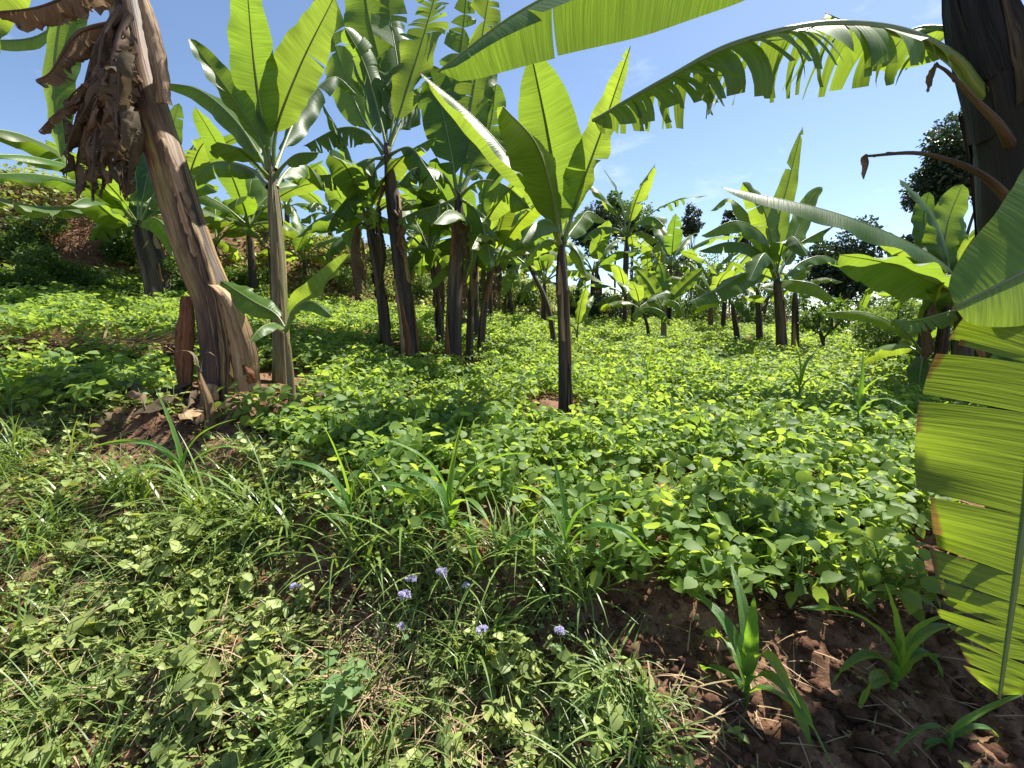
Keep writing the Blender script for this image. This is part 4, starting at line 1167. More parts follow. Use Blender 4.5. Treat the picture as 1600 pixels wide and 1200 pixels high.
tree('dense dark round crowned tree behind the right of the banana clump', (1325, 505), 13.5, (1318, 418), (68, 78), 1, 'dark_tree', 7500, 0.07, 1, nl=26)
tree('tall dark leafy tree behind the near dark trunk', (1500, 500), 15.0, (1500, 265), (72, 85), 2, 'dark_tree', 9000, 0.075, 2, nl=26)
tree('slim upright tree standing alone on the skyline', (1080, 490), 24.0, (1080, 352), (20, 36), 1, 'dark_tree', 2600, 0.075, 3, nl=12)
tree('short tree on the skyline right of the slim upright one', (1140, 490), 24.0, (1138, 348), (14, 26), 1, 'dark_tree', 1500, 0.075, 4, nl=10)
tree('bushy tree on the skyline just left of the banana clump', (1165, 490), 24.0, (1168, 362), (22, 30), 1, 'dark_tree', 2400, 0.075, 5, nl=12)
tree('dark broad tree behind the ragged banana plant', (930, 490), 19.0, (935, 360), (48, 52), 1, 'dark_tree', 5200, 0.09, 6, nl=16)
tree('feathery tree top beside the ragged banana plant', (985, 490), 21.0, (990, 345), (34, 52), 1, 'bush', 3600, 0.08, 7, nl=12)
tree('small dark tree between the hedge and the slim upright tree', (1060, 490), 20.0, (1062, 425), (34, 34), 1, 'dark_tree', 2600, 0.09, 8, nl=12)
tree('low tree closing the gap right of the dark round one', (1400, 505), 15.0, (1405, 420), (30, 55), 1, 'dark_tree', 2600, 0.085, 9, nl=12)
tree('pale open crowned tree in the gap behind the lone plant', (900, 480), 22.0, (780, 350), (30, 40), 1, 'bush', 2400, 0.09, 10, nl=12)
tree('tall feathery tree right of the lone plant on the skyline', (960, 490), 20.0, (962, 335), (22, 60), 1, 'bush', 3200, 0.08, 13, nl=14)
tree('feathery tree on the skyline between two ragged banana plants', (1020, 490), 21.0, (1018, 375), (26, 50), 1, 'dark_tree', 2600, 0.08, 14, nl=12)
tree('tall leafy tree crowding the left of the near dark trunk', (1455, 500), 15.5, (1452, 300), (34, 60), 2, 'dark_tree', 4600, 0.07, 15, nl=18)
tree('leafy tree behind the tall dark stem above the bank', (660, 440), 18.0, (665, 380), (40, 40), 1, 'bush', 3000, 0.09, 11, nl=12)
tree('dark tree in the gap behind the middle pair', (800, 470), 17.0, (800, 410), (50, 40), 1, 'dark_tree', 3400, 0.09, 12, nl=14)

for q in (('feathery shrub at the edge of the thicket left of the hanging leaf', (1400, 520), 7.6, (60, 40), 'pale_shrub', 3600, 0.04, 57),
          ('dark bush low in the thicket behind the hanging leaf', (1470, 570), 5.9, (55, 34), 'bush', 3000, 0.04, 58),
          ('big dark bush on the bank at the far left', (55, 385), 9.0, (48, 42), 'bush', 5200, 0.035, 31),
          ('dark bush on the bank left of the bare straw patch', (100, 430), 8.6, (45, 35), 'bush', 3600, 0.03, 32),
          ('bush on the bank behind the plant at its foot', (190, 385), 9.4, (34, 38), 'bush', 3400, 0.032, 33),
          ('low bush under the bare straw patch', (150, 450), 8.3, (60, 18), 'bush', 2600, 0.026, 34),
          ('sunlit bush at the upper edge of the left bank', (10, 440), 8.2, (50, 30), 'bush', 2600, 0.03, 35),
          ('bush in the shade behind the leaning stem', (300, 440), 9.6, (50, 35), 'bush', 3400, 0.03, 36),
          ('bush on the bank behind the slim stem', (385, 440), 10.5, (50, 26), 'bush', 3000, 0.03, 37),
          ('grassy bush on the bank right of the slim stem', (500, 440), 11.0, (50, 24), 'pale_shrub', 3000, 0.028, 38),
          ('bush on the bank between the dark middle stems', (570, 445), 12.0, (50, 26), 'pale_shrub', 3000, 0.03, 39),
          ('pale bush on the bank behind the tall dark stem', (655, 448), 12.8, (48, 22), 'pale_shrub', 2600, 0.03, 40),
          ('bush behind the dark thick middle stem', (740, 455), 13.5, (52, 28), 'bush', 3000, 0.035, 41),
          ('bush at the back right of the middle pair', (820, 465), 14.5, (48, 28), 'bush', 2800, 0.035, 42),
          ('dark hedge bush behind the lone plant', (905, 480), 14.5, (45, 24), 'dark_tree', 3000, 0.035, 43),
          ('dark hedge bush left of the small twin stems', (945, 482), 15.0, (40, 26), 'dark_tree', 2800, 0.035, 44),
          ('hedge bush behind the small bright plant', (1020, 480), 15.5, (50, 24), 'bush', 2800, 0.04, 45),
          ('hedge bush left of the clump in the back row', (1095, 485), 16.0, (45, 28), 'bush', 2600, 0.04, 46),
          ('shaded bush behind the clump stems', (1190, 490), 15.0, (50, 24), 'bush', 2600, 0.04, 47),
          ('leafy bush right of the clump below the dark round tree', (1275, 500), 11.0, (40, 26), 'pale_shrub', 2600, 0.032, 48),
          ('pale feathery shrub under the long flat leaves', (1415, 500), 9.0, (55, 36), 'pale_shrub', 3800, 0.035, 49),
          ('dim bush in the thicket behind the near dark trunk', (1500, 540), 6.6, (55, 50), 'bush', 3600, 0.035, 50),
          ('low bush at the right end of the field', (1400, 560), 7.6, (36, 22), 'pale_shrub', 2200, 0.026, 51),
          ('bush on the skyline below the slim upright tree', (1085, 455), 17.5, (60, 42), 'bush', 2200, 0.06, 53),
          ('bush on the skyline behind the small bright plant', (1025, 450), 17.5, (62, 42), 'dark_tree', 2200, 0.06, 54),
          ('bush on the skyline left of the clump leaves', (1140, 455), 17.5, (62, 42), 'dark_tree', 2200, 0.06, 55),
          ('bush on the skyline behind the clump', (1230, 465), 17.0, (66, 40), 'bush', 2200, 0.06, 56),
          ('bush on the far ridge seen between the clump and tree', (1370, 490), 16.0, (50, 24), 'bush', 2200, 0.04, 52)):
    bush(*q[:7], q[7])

# small bare branched shrub right of the clump
b, d_ = hit(1288, 556)
sh = empty('shrub', b); tag(sh, 'small forked shrub with sparse leaves right of the banana clump', 'shrub')
sb = MB()
tips = []
for pts in ([(1288, 560), (1287, 530), (1300, 515), (1330, 490)], [(1287, 540), (1280, 515), (1283, 490)], [(1300, 515), (1300, 495), (1308, 480)], [(1287, 530), (1272, 500), (1265, 490)]):
    q, _ = curve_pts([P(a[0], a[1], d_) for a in pts], 9)
    tube(sb, q, np.linspace(0.028, 0.008, 9), 6); tips.append(q[-1]); tips.append(q[6])
obj('stem', sb.mesh('stem', True, b), M['bark'], sh)
mb = MB(); leaf_cloud(mb, np.array(tips), np.full(len(tips), 0.22), 520, 0.05, 5, 1, 0.0)
obj('foliage', mb.mesh('foliage', True, b), M['bush'], sh)

# undergrowth over bank and far ground
def scatter_leaves(n, xr, yr, cond, hgt, size, seed, mb, up=1.0, xy=None, fine=False):
    g = np.random.default_rng(seed)
    if xy is None:
        x = g.uniform(xr[0], xr[1], n); y = g.uniform(yr[0], yr[1], n)
        k = cond(x, y, g); x, y = x[k], y[k]
    else: x, y = xy
    n = len(x)
    z = height(x, y) + g.random(n) ** 1.3 * hgt * (0.4 + 0.9 * (vnoise(x * 3, y * 3, seed) + 0.5))
    p = np.stack([x, y, z], 1)
    az = g.uniform(0, 6.28, n)
    ax = unit(np.stack([np.cos(az), np.sin(az), g.normal(size=n) * 0.45], 1))
    nr = g.normal(size=(n, 3)) * 0.45 + np.array([0, 0, up]); nr = unit(nr - (nr * ax).sum(1, keepdims=True) * ax)
    sd = np.cross(ax, nr); s = (size * g.uniform(0.5, 1.5, n))[:, None]
    if fine:
        c = s * 0.36
        tt = np.array([0, .14, .4, .7, 1.0]); ww = np.array([.12, .72, 1.0, .62, 0]); dz = -0.25 * tt ** 2
        mid = p[:, None, :] + ax[:, None, :] * (s * tt[None, :])[..., None] + nr[:, None, :] * (s * dz[None, :])[..., None]
        L_ = mid + sd[:, None, :] * (c * ww[None, :])[..., None] + nr[:, None, :] * (s * .12 * ww[None, :])[..., None]
        R_ = mid - sd[:, None, :] * (c * ww[None, :])[..., None] + nr[:, None, :] * (s * .12 * ww[None, :])[..., None]
        V = np.concatenate([mid, L_[:, :4], R_[:, :4]], 1).reshape(-1, 3)
        b = np.arange(n)[:, None] * 13
        q4 = [[0, 1, 6, 5], [1, 2, 7, 6], [2, 3, 8, 7], [0, 9, 10, 1], [1, 10, 11, 2], [2, 11, 12, 3]]
        F4 = np.concatenate([b + np.array([q]) for q in q4]); F3 = np.concatenate([b + np.array([q]) for q in ([3, 4, 8], [3, 12, 4])])
        mb.add(V, F4, F3, None, np.repeat(g.random(n), 13))
        return
    c = s * 0.38
    V = np.stack([p, p + ax * s * .3 + sd * c + nr * s * .1, p + ax * s * .7 + sd * c * .8 + nr * s * .06, p + ax * s - nr * s * .08, p + ax * s * .7 - sd * c * .8 + nr * s * .06, p + ax * s * .3 - sd * c + nr * s * .1], 1).reshape(-1, 3)
    b = np.arange(n)[:, None] * 6
    F = np.concatenate([b + np.array([[0, 1, 2, 3]]), b + np.array([[0, 3, 4, 5]])])
    mb.add(V, F, None, None, np.repeat(g.random(n), 6))


ug = MB()
def on_bank(x, y, g):
    s = bank_s(x, y)
    bare = vnoise(x * 0.9, y * 0.9, 31) > 0.22
    px = 800 + FPX * x / np.maximum(y, 0.1)
    straw = (np.hypot((px - 130) / 50.0, (s - 0.75) / 0.55) < 1) | (np.hypot((px - 530) / 60.0, (s - 0.6) / 0.4) < 1)
    return (s > -0.3) & (s < 4) & (np.abs(x) < y * 1.3) & ~straw & ~(bare & (g.random(len(x)) < 0.75))
gb = np.random.default_rng(610)
nb = 85000
tb_, sb_ = gb.uniform(-9, 17, nb), gb.uniform(-0.5, 3.6, nb)
bx_, by_ = -8 + 0.838 * tb_ - 0.545 * sb_, 8 + 0.545 * tb_ + 0.838 * sb_
def scatter_at(x, y, hgt, size, seed, mb, up=0.7):
    keep_ = on_bank(x, y, np.random.default_rng(seed))
    scatter_leaves(0, None, None, None, hgt, size, seed, mb, up, xy=(x[keep_], y[keep_]))
scatter_at(bx_, by_, 0.36, 0.075, 61, ug)
def far_right(x, y, g):
    return (np.abs(x) < y * 1.3) & (bank_s(x, y) < 0) & ~poly_in(x, y, poly) & (y > 2.5)
scatter_leaves(26000, (2.5, 20), (2.6, 22), far_right, 0.22, 0.05, 62, ug)
def beyond(x, y, g):
    return (bank_s(x, y) > 3) & (np.abs(x) < y * 1.3)
scatter_leaves(22000, (-30, 22), (12, 34), beyond, 0.5, 0.14, 63, ug)
u = obj('undergrowth', ug.mesh('undergrowth', True), M['weed'])
tag(u, 'low green undergrowth over the bank and field margins', 'undergrowth', None, 'stuff')


# ------------------------------------------------------------------ grass, straw
def blades(mb, base, length, width, lean, seed, up=0.9, seg=5, lodir=None):
    """arching grass blades; base (n,3)"""
    g = np.random.default_rng(seed); n = len(base)
    az = g.uniform(0, 6.28, n) if lodir is None else lodir + g.normal(size=n) * 0.6
    h = np.stack([np.cos(az), np.sin(az), np.zeros(n)], 1)
    Ln = length * g.uniform(0.5, 1.3, n)
    e0 = np.radians(np.clip(g.normal(up * 70, 14, n), 8, 88)); de = np.radians(lean * g.uniform(0.4, 1.5, n))
    sd = np.stack([-np.sin(az), np.cos(az), np.zeros(n)], 1)
    w = width * g.uniform(0.6, 1.3, n)
    p = base.copy(); rows = []
    for k in range(seg + 1):
        t = k / seg
        ww = w * (1 - t ** 1.7) * 0.5 + 0.0003
        rows.append(np.stack([p - sd * ww[:, None], p + sd * ww[:, None]], 1))
        e = e0 - de * (t + 0.5 / seg) ** 1.2
        p = p + (h * np.cos(e)[:, None] + UP[None, :] * np.sin(e)[:, None]) * (Ln / seg)[:, None]
    V = np.stack(rows, 1).reshape(-1, 3)
    nv = (seg + 1) * 2
    f = np.array([[2 * k, 2 * k + 1, 2 * k + 3, 2 * k + 2] for k in range(seg)])
    F = (np.arange(n)[:, None, None] * nv + f[None]).reshape(-1, 4)
    mb.add(V, F, None, None, np.repeat(g.random(n), nv))


def fore(x, y):
    return (y < edge_y(x) + 0.12) & (y > 0.55) & (np.abs(x) < y * 1.3 + 0.4)


LEDGE = hit(235, 700)[0]
def soil_bare(x, y):
    """1 where the soil lies bare: the strip at the right and the ledge below the leaning plant"""
    e = edge_y(x) - y
    r = sstep(0.10, 0.36, x + 0.22 * (vnoise(x * 4, y * 4, 8)) - 0.55 * np.maximum(0, e - 0.25))
    l = np.exp(-((x - LEDGE[0]) / 0.6) ** 2 - ((y - LEDGE[1]) / 0.24) ** 2) * 1.5
    m = sstep(0.12, 0.3, vnoise(x * 2.2, y * 2.2, 15)) * 0.5
    return np.clip(np.maximum(np.maximum(r, l), m), 0, 1)


gc = MB()
def fg(x, y, g):
    dens = np.clip(0.55 + 1.6 * (vnoise(x * 2.6, y * 2.6, 41)), 0.1, 1)
    return fore(x, y) & (g.random(len(x)) < dens) & (g.random(len(x)) > soil_bare(x, y) * 0.97)
scatter_leaves(52000, (-3.0, 1.2), (0.6, 3.1), fg, 0.08, 0.016, 71, gc, 0.8)
def sprig(seed):
    """one small weed: a few leaning stems with paired leaves"""
    gg = np.random.default_rng(seed); mb = MB()
    hh = gg.uniform(0.07, 0.17); lsz = gg.uniform(0.026, 0.05); wd = gg.uniform(0.26, 0.42)
    for s_ in range(int(gg.integers(2, 5))):
        tip = np.append(gg.normal(size=2) * 0.05, hh * gg.uniform(0.6, 1.1)); b0 = np.append(gg.normal(size=2) * 0.012, -0.02)
        q, _ = curve_pts([b0, (b0 + tip) / 2 + np.append(gg.normal(size=2) * .012, 0), tip], 6)
        tube(mb, q, np.linspace(.0022, .0012, 6), 3, gg.random(), cap=False)
        az = gg.uniform(0, 6.28)
        for k in range(int(gg.integers(3, 5))):
            pt = q[1 + k]; az += 1.57 + gg.normal() * .3
            for sg in (0, math.pi):
                sz = lsz * gg.uniform(.6, 1.2)
                leaflet(mb, rot(az + sg, math.radians(gg.uniform(-30, 35)), gg.normal() * .35), pt, sz, sz * wd, math.radians(gg.uniform(3, 22)), gg.uniform(.05, .4), gg.random())
    return mb
sprigs = [sprig(700 + i) for i in range(14)]
gsp = np.random.default_rng(720)
xs_ = gsp.uniform(-3.0, 1.3, 5200); ys_ = gsp.uniform(0.65, 3.0, 5200)
ks_ = fore(xs_, ys_) & (gsp.random(5200) > soil_bare(xs_, ys_) * 0.96) & (gsp.random(5200) < np.clip(0.5 + 1.9 * vnoise(xs_ * 2.3, ys_ * 2.3, 43), 0.06, 1))
zs_ = height(xs_, ys_)
for i_ in np.nonzero(ks_)[0]:
    src = sprigs[int(gsp.integers(14))]; a_ = gsp.uniform(0, 6.28); sc_ = gsp.uniform(.7, 1.35)
    Rz = np.array([[math.cos(a_), -math.sin(a_), 0], [math.sin(a_), math.cos(a_), 0], [0, 0, 1]]) * sc_
    gc.add(np.concatenate(src.v) @ Rz.T + np.array([xs_[i_], ys_[i_], zs_[i_]]), np.concatenate(src.f4), np.concatenate(src.f3), None, (np.concatenate(src.r) * .5 + gsp.random()) % 1)
print('sprigs', int(ks_.sum()))
o = obj('ground_cover', gc.mesh('ground_cover', True), M['weed'])
tag(o, 'low small leaved weeds covering the near verge', 'weeds', None, 'stuff')

g = np.random.default_rng(81)
gr = MB()
n = 420
x = g.uniform(-3, 1.4, n); y = g.uniform(0.65, 2.9, n)
k = fore(x, y) & (g.random(n) > soil_bare(x, y) * 0.9) & (vnoise(x * 2.1, y * 2.1, 51) > -0.14)
x, y = x[k], y[k]
for i_ in range(len(x)):
    m_ = int(g.integers(12, 42)); sp_ = g.uniform(.008, .035)
    xx, yy = x[i_] + g.normal(size=m_) * sp_, y[i_] + g.normal(size=m_) * sp_
    blades(gr, np.stack([xx, yy, height(xx, yy) - .006], 1), g.uniform(.12, .32), g.uniform(.004, .0095), g.uniform(55, 115), 8200 + i_, up=g.uniform(.6, .95), seg=6)
n = 9000
x = g.uniform(-3, 1.4, n); y = g.uniform(0.6, 2.9, n)
k = fore(x, y) & (g.random(n) > soil_bare(x, y) * 0.95) & (vnoise(x * 3.1, y * 3.1, 52) > -0.05)
blades(gr, np.stack([x[k], y[k], height(x[k], y[k]) - 0.005], 1), 0.13, 0.0045, 75, 82)
o = obj('grass', gr.mesh('grass', True), M['grass'])
tag(o, 'short loose grass among the weeds of the verge', 'grass', None, 'stuff')

st = MB()
n = 3200
x = g.uniform(-3, 2.2, n); y = g.uniform(0.7, 2.9, n); k = fore(x, y)
blades(st, np.stack([x[k], y[k], height(x[k], y[k]) + 0.006], 1), 0.12, 0.004, 18, 83, up=0.1, seg=3)
for (px_, py_, m_, s_) in ((590, 1090, 300, .09), (560, 1010, 150, .08), (330, 1060, 200, .10), (180, 960, 150, .10), (1010, 1120, 50, .10), (720, 1150, 160, .08), (90, 1100, 160, .10), (680, 960, 120, .08)):
    c_ = hit(px_, py_)[0]; x = c_[0] + g.normal(size=m_) * s_; y = c_[1] + g.normal(size=m_) * s_ * .7
    blades(st, np.stack([x, y, height(x, y) + g.random(m_) * 0.06], 1), 0.16, 0.0042, 35, 8300 + px_, up=0.3, seg=4)
o = obj('dry_litter', st.mesh('dry_litter', True), M['straw'])
tag(o, 'dry straw and stalk litter on the near soil', 'litter', None, 'stuff')
st = MB()
ab = mul_b - mul_a; n = 900; t = g.random(n)
x = mul_a[0] + ab[0] * t + g.normal(size=n) * 0.12; y = mul_a[1] + ab[1] * t + g.normal(size=n) * 0.12
blades(st, np.stack([x, y, height(x, y) + g.random(n) * 0.10], 1), 0.42, 0.02, 25, 84, up=0.12, seg=4, lodir=math.atan2(ab[1], ab[0]))
o = obj('straw_mulch', st.mesh('straw_mulch', True), M['straw'])
tag(o, 'row of dry brown mulch laid across the beans at left', 'mulch', None, 'stuff')
st = MB()
for (cx, cy, s0, nn) in tuple((*hit(*q_)[0][:2], 0.8, m_) for q_, m_ in (((130, 395), 900), ((20, 385), 600), ((530, 425), 600), ((175, 405), 400))):
    x = cx + g.normal(size=nn) * 0.55; y = cy + g.normal(size=nn) * 0.45
    blades(st, np.stack([x, y, height(x, y) + 0.02 + 0.1 * g.random(nn)], 1), 0.34, 0.014, 30, 85 + nn + int(cx * 10) % 50, up=0.2, seg=3)
o = obj('bank_straw', st.mesh('bank_straw', True), M['straw'])
tag(o, 'dead dry grass on the bare face of the bank', 'straw', None, 'stuff')
# dead leaf scraps heaped round the foot of the leaning plant
for i in range(34):
    a = g.uniform(0, 6.28); rr = abs(g.normal()) * 0.28 + 0.1
    c = T1b + np.array([0.15 + math.cos(a) * rr * 1.3, -0.22 + math.sin(a) * rr * 0.8, 0]); c[2] = float(height(c[0], c[1])) + 0.05
    az = g.uniform(0, 6.28); h = np.array([math.cos(az), math.sin(az), 0]); l = g.uniform(0.14, 0.42)
    mbx, _, _, _ = leaf_geom([c, c + h * l * .4 + UP * g.uniform(.0, .10), c + h * l * .8 + UP * g.uniform(-.02, .06), c + h * l], g.uniform(0.03, 0.07), UP + g.normal(size=3) * .5, pet=0.0, fold=g.uniform(-40, 30), curve=40, tear=0.25, crumple=0.012, rows=10, lat=3, seed=900 + i)
    o = obj('dry_leaf', mbx.mesh('dry_leaf', True, c), M['dry'] if i % 3 else M['sheath_tan'])
    o.location = c
    tag(o, 'curled dry banana leaf scrap lying at the foot of the leaning plant', 'dry leaf', 'dead leaf scraps at the foot of the leaning plant')

# clods
def clod_mesh(seed, sub=1):
    import bmesh
    bm = bmesh.new(); bmesh.ops.create_icosphere(bm, subdivisions=sub, radius=1)
    gg = np.random.default_rng(seed)
    v = np.array([x.co for x in bm.verts]); f = np.array([[q.index for q in x.verts] for x in bm.faces]); bm.free()
    return v * (1 + gg.normal(size=(len(v), 1)) * 0.2) * np.array([1, 0.85, 0.6]), f
cl = MB()
n = 20000
x = g.uniform(-3, 2.6, n); y = g.uniform(0.6, 3.0, n)
k = (fore(x, y) | ((x > 0.9) & (y < 2.3))) & (g.random(n) < 0.12 + soil_bare(x, y)) & (y > 0.6)
x, y = x[k], y[k]; z = height(x, y)
shapes = [clod_mesh(i) for i in range(8)]
for i in range(len(x)):
    v, f = shapes[i % 8]; s = 0.004 + (0.030 if x[i] > -0.8 else 0.016) * g.random() ** 3.5
    a = g.uniform(0, 6.28); R = np.array([[math.cos(a), -math.sin(a), 0], [math.sin(a), math.cos(a), 0], [0, 0, 1]])
    cl.add(v @ R.T * s + np.array([x[i], y[i], z[i] + s * 0.2]), None, f)
o = obj('soil_clods', cl.mesh('soil_clods', False), M['clod'])
tag(o, 'crumbly soil clods strewn over the bare earth', 'soil clods', None, 'stuff')
for (px, py, s, lab) in ((368, 1020, 0.05, 'reddish stone half buried among the weeds at lower left'), (205, 1190, 0.03, 'small reddish stone at the bottom of the verge'),
                         (505, 1035, 0.035, 'flat reddish stone beside the tall soft weed'), (1245, 1120, 0.04, 'pale flat stone beside the maize seedling on bare soil'), (920, 1160, 0.03, 'brown pebble under the pale weed cluster')):
    c, d_ = hit(px, py); v, f = clod_mesh(int(px), 2)
    me = make_mesh('stone', v * s, f, smooth=False)
    o = obj('stone', me, M['stone']); o.location = c + UP * s * .25
    tag(o, lab, 'stone', 'loose stones on the verge')

# ------------------------------------------------------------------ grass tufts, maize, weeds, flowers
def tuft(label, px, py, n, L, w, seed, lean=80, up=0.85, spread=0.04):
    c, d_ = hit(px, py)
    gg = np.random.default_rng(seed)
    b = np.zeros((n, 3)); b[:, :2] = gg.normal(size=(n, 2)) * spread; b[:, 2] = -0.01
    mb = MB(); blades(mb, b, L * 1.15, w * 1.35, lean, seed + 1, up=up, seg=7)
    o = obj('grass_tuft', mb.mesh('grass_tuft', True), M['grass']); o.location = c
    tag(o, label, 'grass tuft', 'grass tufts on the verge')


for q in (('broad grass tuft with arching blades below the leaning plant', 325, 805, 60, 0.42, 0.011, 1),
          ('dense dark grass tuft right of the arching one', 420, 830, 60, 0.34, 0.008, 2),
          ('fine grass tuft at the left edge of the verge', 30, 720, 60, 0.30, 0.006, 3),
          ('spiky grass tuft left of the lilac flowers', 560, 890, 50, 0.34, 0.008, 4),
          ('bright grass tuft just above the lilac flowers', 650, 860, 30, 0.36, 0.009, 5),
          ('upright grass tuft between the two flower groups', 800, 880, 50, 0.32, 0.008, 6),
          ('long bladed grass tuft at the terrace edge under the beans', 900, 940, 45, 0.36, 0.008, 7),
          ('low dark grass tuft in the middle of the verge', 740, 1010, 70, 0.22, 0.006, 8),
          ('grass tuft beside the bare soil below the beans', 970, 1080, 60, 0.24, 0.006, 9),
          ('lush dark grass tuft at the bottom right of the verge', 1000, 1165, 110, 0.20, 0.006, 10),
          ('pale grass tuft at the lower left corner', 120, 1070, 90, 0.20, 0.005, 11),
          ('thin grass tuft beside the reddish stone', 300, 1040, 60, 0.18, 0.005, 12),
          ('drooping grass tuft at the bottom centre', 480, 1180, 60, 0.24, 0.007, 13),
          ('leaning grass tuft near the left frame edge', 60, 880, 50, 0.28, 0.007, 14),
          ('sparse grass tuft on the bare ledge', 200, 790, 25, 0.28, 0.008, 15),
          ('arching grass tuft on the ledge left of the long leaved maize', 110, 745, 24, 0.32, 0.009, 17),
          ('strappy grass tuft hanging over the ledge near the maize', 225, 790, 24, 0.34, 0.010, 18),
          ('strappy grass tuft between the two leftmost maize plants', 385, 800, 22, 0.34, 0.010, 19),
          ('arching grass tuft before the shaded maize', 480, 850, 24, 0.34, 0.010, 20),
          ('arching grass tuft right of the shaded maize', 605, 885, 22, 0.34, 0.010, 21),
          ('bright strappy grass tuft right of the tallest maize', 765, 890, 24, 0.34, 0.010, 22),
          ('loose grass tuft by the curling maize at the field corner', 845, 925, 22, 0.32, 0.009, 23),
          ('wide grass tuft under the tallest maize seedling', 700, 905, 40, 0.34, 0.009, 16)):
    tuft(*q)


def maize(label, px, py, n, L, W, seed, h=0.10, el=(82, 40), scale=1.0, d=None):
    if d is None: c, d_ = hit(px, py)
    else:
        c = P(px, py, d); c[2] = float(height(c[0], c[1]))
    gg = np.random.default_rng(seed)
    root = empty('maize_plant', c); tag(root, label, 'maize plant', 'young maize plants')
    sb = MB(); tube(sb, [c - UP * .02, c + UP * h * .5, c + UP * h], [0.009 * scale, 0.008 * scale, 0.005 * scale], 7)
    obj('stem', sb.mesh('stem', True, c), M['maize'], root)
    az = gg.normal() * 0.3
    for i in range(n):
        f = i / max(1, n - 1)
        az += math.pi + gg.normal() * 0.35
        e = math.radians(el[1] + (el[0] - el[1]) * f)
        l = L * (0.75 + 0.35 * math.sin(f * 2.6)) * gg.uniform(0.85, 1.15)
        hh = np.array([math.cos(az), math.sin(az), 0]); p0 = c + UP * h * (0.25 + 0.75 * f)
        dr = math.radians(112 * (1 - f) ** 0.5 + 12)
        p = [p0]
        for k, fr in enumerate((0.25, 0.25, 0.25, 0.25)):
            ee = e - dr * (0, 0.35, 0.75, 1.0)[k]
            p.append(p[-1] + (hh * math.cos(ee) + UP * math.sin(ee)) * l * fr)
        nh = -hh * math.sin(e) + UP * math.cos(e) + gg.normal(size=3) * 0.15
        add_leaf(root, c, p, W, nh, 'maize', ribs=False, pet=0.0, fold=22, curve=0, prof='strap', rows=18, lat=2, ripple=0.012, seed=seed * 31 + i, sweep=0)


maize('young maize with long arching leaves below the leaning plant', 290, 780, 7, 0.42, 0.020, 1, 0.16)
maize('young maize in the shade left of the tallest seedling', 550, 850, 7, 0.40, 0.020, 2, 0.16)
maize('tallest young maize with bright central leaves at the terrace edge', 705, 860, 8, 0.40, 0.024, 3, 0.16)
maize('young maize with curling bright leaves right of the flowers', 885, 905, 7, 0.36, 0.023, 4, 0.12)
maize('broad leaved maize seedling on bare soil below the beans', 1165, 1105, 8, 0.33, 0.025, 5, 0.11)
maize('maize seedling with one hanging leaf at the lower right corner', 1392, 1105, 7, 0.31, 0.025, 46, 0.12)
maize('maize seedling lying low at the bottom right corner', 1480, 1185, 4, 0.24, 0.010, 7, 0.05, (50, 10))
maize('young maize poking out of the beans near the right leaf', 1335, 705, 7, 0.42, 0.018, 8, 0.34)
maize('young maize poking out of the sunlit beans uphill', 1245, 655, 7, 0.42, 0.018, 9, 0.34)
maize('slim young maize in the beans below the lone plant', 1010, 640, 6, 0.40, 0.016, 10, 0.34)
maize('small maize seedling at the far left edge', 20, 660, 5, 0.34, 0.016, 11, 0.22)
for i, (px, d_) in enumerate(((12, 10.6), (60, 10.8), (95, 11.0), (120, 10.9), (150, 11.2), (175, 11.0), (205, 11.4), (35, 11.2), (460, 13.5), (545, 14))):
    maize(('first', 'third', 'fourth', 'fifth', 'sixth', 'seventh', 'eighth', 'second', '', '')[i] + ' young maize from the frame edge on top of the left bank' if px < 300 else ('young maize on top of the bank just right of the slim stem' if px < 500 else 'young maize on top of the bank nearer the tall dark stem'), px, 400, 7, 0.55, 0.025, 20 + i, 0.35, d=d_)

# broad-leaved weeds
def ovate_mesh(seed, L=1.0):
    mb = MB(); gg = np.random.default_rng(seed)
    t = np.array([0, .15, .38, .65, .86, 1.0]); w = np.array([0.04, .27, .36, .26, .12, 0]) * L
    z = -gg.uniform(.1, .35) * t ** 2 * L; fo = gg.uniform(.08, .3)
    mid = np.stack([t * L, 0 * t, z], 1); lf = np.stack([t * L, w, z + w * fo], 1); rt = lf * np.array([1, -1, 1])
    v = np.vstack([mid, lf[:5], rt[:5]])
    f4 = [[k, k + 1, 7 + k, 6 + k] for k in range(4)] + [[k, 11 + k, 12 + k, k + 1] for k in range(4)]
    f3 = [[4, 5, 10], [4, 15, 5]]
    mb.add(v, f4, f3, None, gg.random())
    return mb.mesh('weed_leaf', True)
ov = [ovate_mesh(i) for i in range(6)]
ovb = [ovate_mesh(i + 20) for i in range(6)]
for m_ in ov: m_.materials.append(M['weed_blue'])
for m_ in ovb: m_.materials.append(M['weed'])


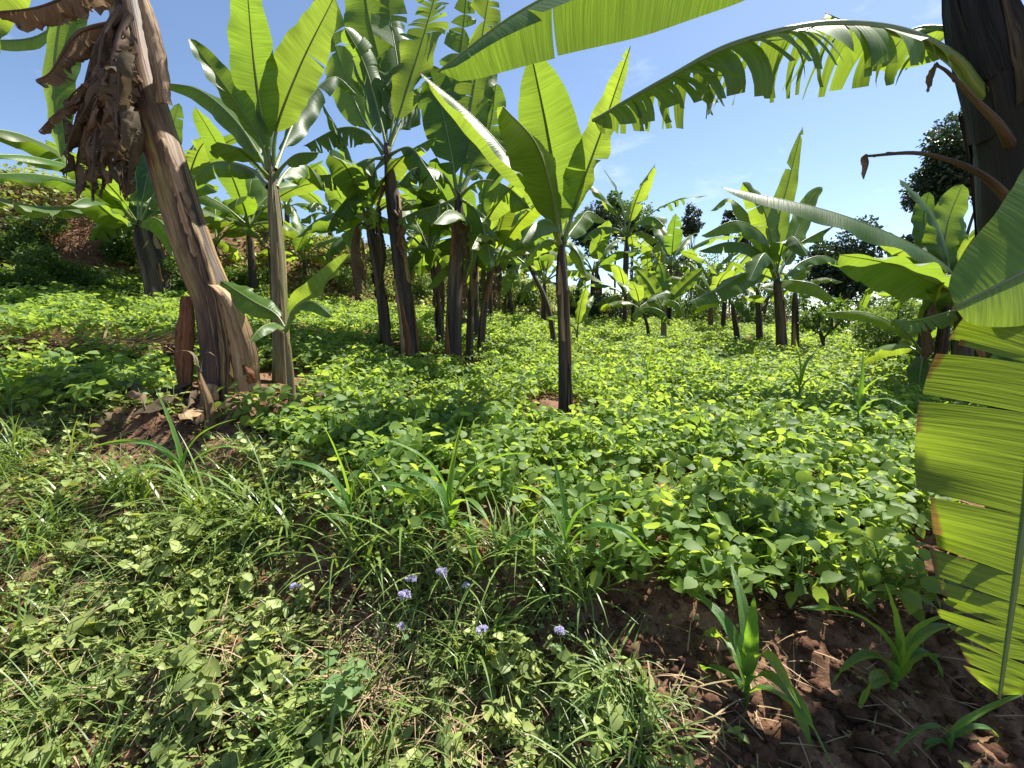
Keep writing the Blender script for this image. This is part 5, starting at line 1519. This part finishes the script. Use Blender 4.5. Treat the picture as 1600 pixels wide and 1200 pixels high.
def weed(label, px, py, stems, h, leafL, seed, meshes, spread=0.05, nodes=4, cat='weed', name='leafy_weed', top=None):
    c, d_ = hit(px, py); gg = np.random.default_rng(seed)
    root = empty(name, c); tag(root, label, cat, 'broad leaved weeds on the verge')
    sb = MB(); tops = []
    for s in range(stems):
        b0 = np.append(gg.normal(size=2) * 0.004, -0.02)
        tip = b0 + np.append(gg.normal(size=2) * spread * 1.7, h * gg.uniform(0.65, 1.1))
        q, _ = curve_pts([b0, (b0 + tip) / 2 + np.append(gg.normal(size=2) * 0.015, 0), tip], 8)
        tube(sb, q, np.linspace(0.003, 0.0014, 8), 4); tops.append(q[-1])
        az = gg.uniform(0, 6.28)
        for k in range(nodes):
            t = 0.25 + 0.75 * (k + 0.6) / nodes; pt = q[min(7, int(t * 7))]
            az += 1.57 + gg.normal() * .2
            for sgn in (0, math.pi):
                sz = leafL * gg.uniform(0.65, 1.15) * (1.1 - 0.45 * t)
                R = rot(az + sgn + gg.normal() * .15, math.radians(gg.uniform(-25, 30)), gg.normal() * .3) * sz
                lf = obj('leaf', meshes[int(gg.integers(6))], None, root)
                m4 = Matrix(R.tolist()).to_4x4(); m4.translation = Vector(pt); lf.matrix_local = m4
    obj('stem', sb.mesh('stem'), M['bean_stem'], root)
    return root, c, tops


for q in (('tall soft leaved weed standing in the middle of the verge', 535, 1110, 6, 0.30, 0.060, 1, ov, 0.05, 5),
          ('small leaved climbing weed left of the tall soft one', 455, 1130, 4, 0.28, 0.042, 2, ovb, 0.05, 4),
          ('weed with large pale leaves at the bottom centre', 650, 1175, 5, 0.17, 0.060, 3, ovb, 0.05, 3),
          ('pale weed cluster left of the bare soil', 850, 1165, 6, 0.18, 0.050, 4, ovb, 0.08, 3),
          ('pale weed cluster beside the last lilac flower', 900, 1110, 5, 0.16, 0.045, 5, ov, 0.06, 3),
          ('low weed with wide leaves at the bottom left', 300, 1165, 5, 0.12, 0.060, 6, ovb, 0.07, 2),
          ('round leaved weed near the left frame edge', 75, 1010, 5, 0.12, 0.045, 7, ovb, 0.06, 2),
          ('bright weed on the bare ledge below the leaning plant', 140, 770, 4, 0.14, 0.055, 8, ovb, 0.06, 2),
          ('weed with paired leaves in the middle left of the verge', 230, 935, 5, 0.12, 0.050, 9, ovb, 0.07, 2),
          ('weed above the reddish stone', 335, 985, 5, 0.12, 0.045, 10, ov, 0.06, 2),
          ('fresh weed at the terrace edge under the shaded beans', 470, 735, 5, 0.18, 0.060, 11, ov, 0.09, 2),
          ('fresh weed at the corner of the terrace edge', 400, 720, 5, 0.16, 0.055, 12, ov, 0.08, 2),
          ('weed at the bottom edge under the tall soft one', 560, 1195, 4, 0.14, 0.055, 13, ovb, 0.06, 2),
          ('broken leafy weed lying by the maize seedling on bare soil', 1120, 1190, 4, 0.08, 0.070, 14, ovb, 0.06, 1),
          ('weed with broad leaves low at the left frame edge', 50, 850, 4, 0.14, 0.060, 15, ovb, 0.06, 2),
          ('small weed by the spiky grass tuft', 430, 940, 4, 0.12, 0.045, 16, ov, 0.06, 2)):
    weed(*q)

# lilac flowers
def floret_mesh(seed):
    gg = np.random.default_rng(seed); mb = MB()
    for k in range(9):
        d = unit(np.append(gg.normal(size=2) * 0.7, abs(gg.normal()) * .5 + .4)); c = d * 0.010
        n = 26
        dd = unit(gg.normal(size=(n, 3)) + d * 1.2); sd = unit(np.cross(dd, gg.normal(size=(n, 3))))
        L, w = 0.0065, 0.0011
        V = np.stack([c - sd * w * .5 + 0 * dd, c + sd * w * .5 + 0 * dd, c + dd * L + sd * w, c + dd * L - sd * w], 1).reshape(-1, 3)
        F = np.arange(n)[:, None] * 4 + np.array([[0, 1, 2, 3]])
        mb.add(V, F, None, None, np.repeat(gg.random(n) * .6, 4))
    return mb.mesh('flower_head', False)
flm = [floret_mesh(i) for i in range(4)]
for m_ in flm: m_.materials.append(M['flower'])
for i, (px, py, tx, ty, lab) in enumerate((
        (650, 965, 642, 912, 'lilac flower head at the top left of the flower group'),
        (695, 960, 692, 905, 'largest lilac flower heads at the top of the flower group'),
        (640, 990, 634, 942, 'lilac flower heads below the top left one'),
        (632, 1040, 626, 988, 'lilac flower nearest the tall soft weed'),
        (757, 1040, 754, 994, 'single lilac flower in the middle of the verge'),
        (872, 1045, 874, 996, 'lilac flower beside the bare soil'),
        (470, 960, 462, 925, 'small faded lilac flower left of the spiky grass tuft'),
        (730, 955, 727, 925, 'pale lilac flower right of the largest heads'))):
    c, d_ = hit(px, py); tipw = P(tx, ty - 6, d_ - 0.03)
    root = empty('lilac_flower', c); tag(root, lab, 'flower', 'lilac flowers on the verge')
    q, _ = curve_pts([c - UP * .01, (c + tipw) / 2 + np.array([0.01, 0, 0.01]), tipw], 8)
    sb = MB(); tube(sb, q, np.linspace(.0022, .0014, 8), 5); obj('stem', sb.mesh('stem', True, c), M['bean_stem'], root)
    gg = np.random.default_rng(i)
    for k in range((2, 3, 3, 1, 1, 1, 1, 1)[i]):
        f = obj('flower_head', flm[(i + k) % 4], None, root)
        s = 1.15 + 0.4 * gg.random()
        f.location = Vector(tipw - c + (gg.normal(size=3) * np.array([.014, .014, .016]) if k else 0)); f.scale = (s, s, s); f.rotation_euler = (0, 0, k * 2)
    for k in range(4):
        lf = obj('leaf', ov[k], None, root); R = rot(k * 1.6 + i, .2, .2) * 0.032
        m4 = Matrix(R.tolist()).to_4x4(); m4.translation = Vector(q[2 + k] - c); lf.matrix_local = m4

# dry stalk fallen on the bare soil under the beans
a_, b_ = hit(1160, 965)[0] + UP * .06, hit(1232, 1046)[0] + UP * .015
mbx, _, _, _ = leaf_geom([a_, (a_ + b_) / 2 + UP * .01, b_], 0.014, UP + CAM, pet=0.0, prof='strap', fold=-35, curve=30, crumple=0.002, rows=14, lat=3, seed=5)
o = obj('dry_stalk', mbx.mesh('dry_stalk', True, a_), M['dry']); o.location = a_
tag(o, 'dry brown leaf stalk lying down the soil face below the beans', 'dry stalk')
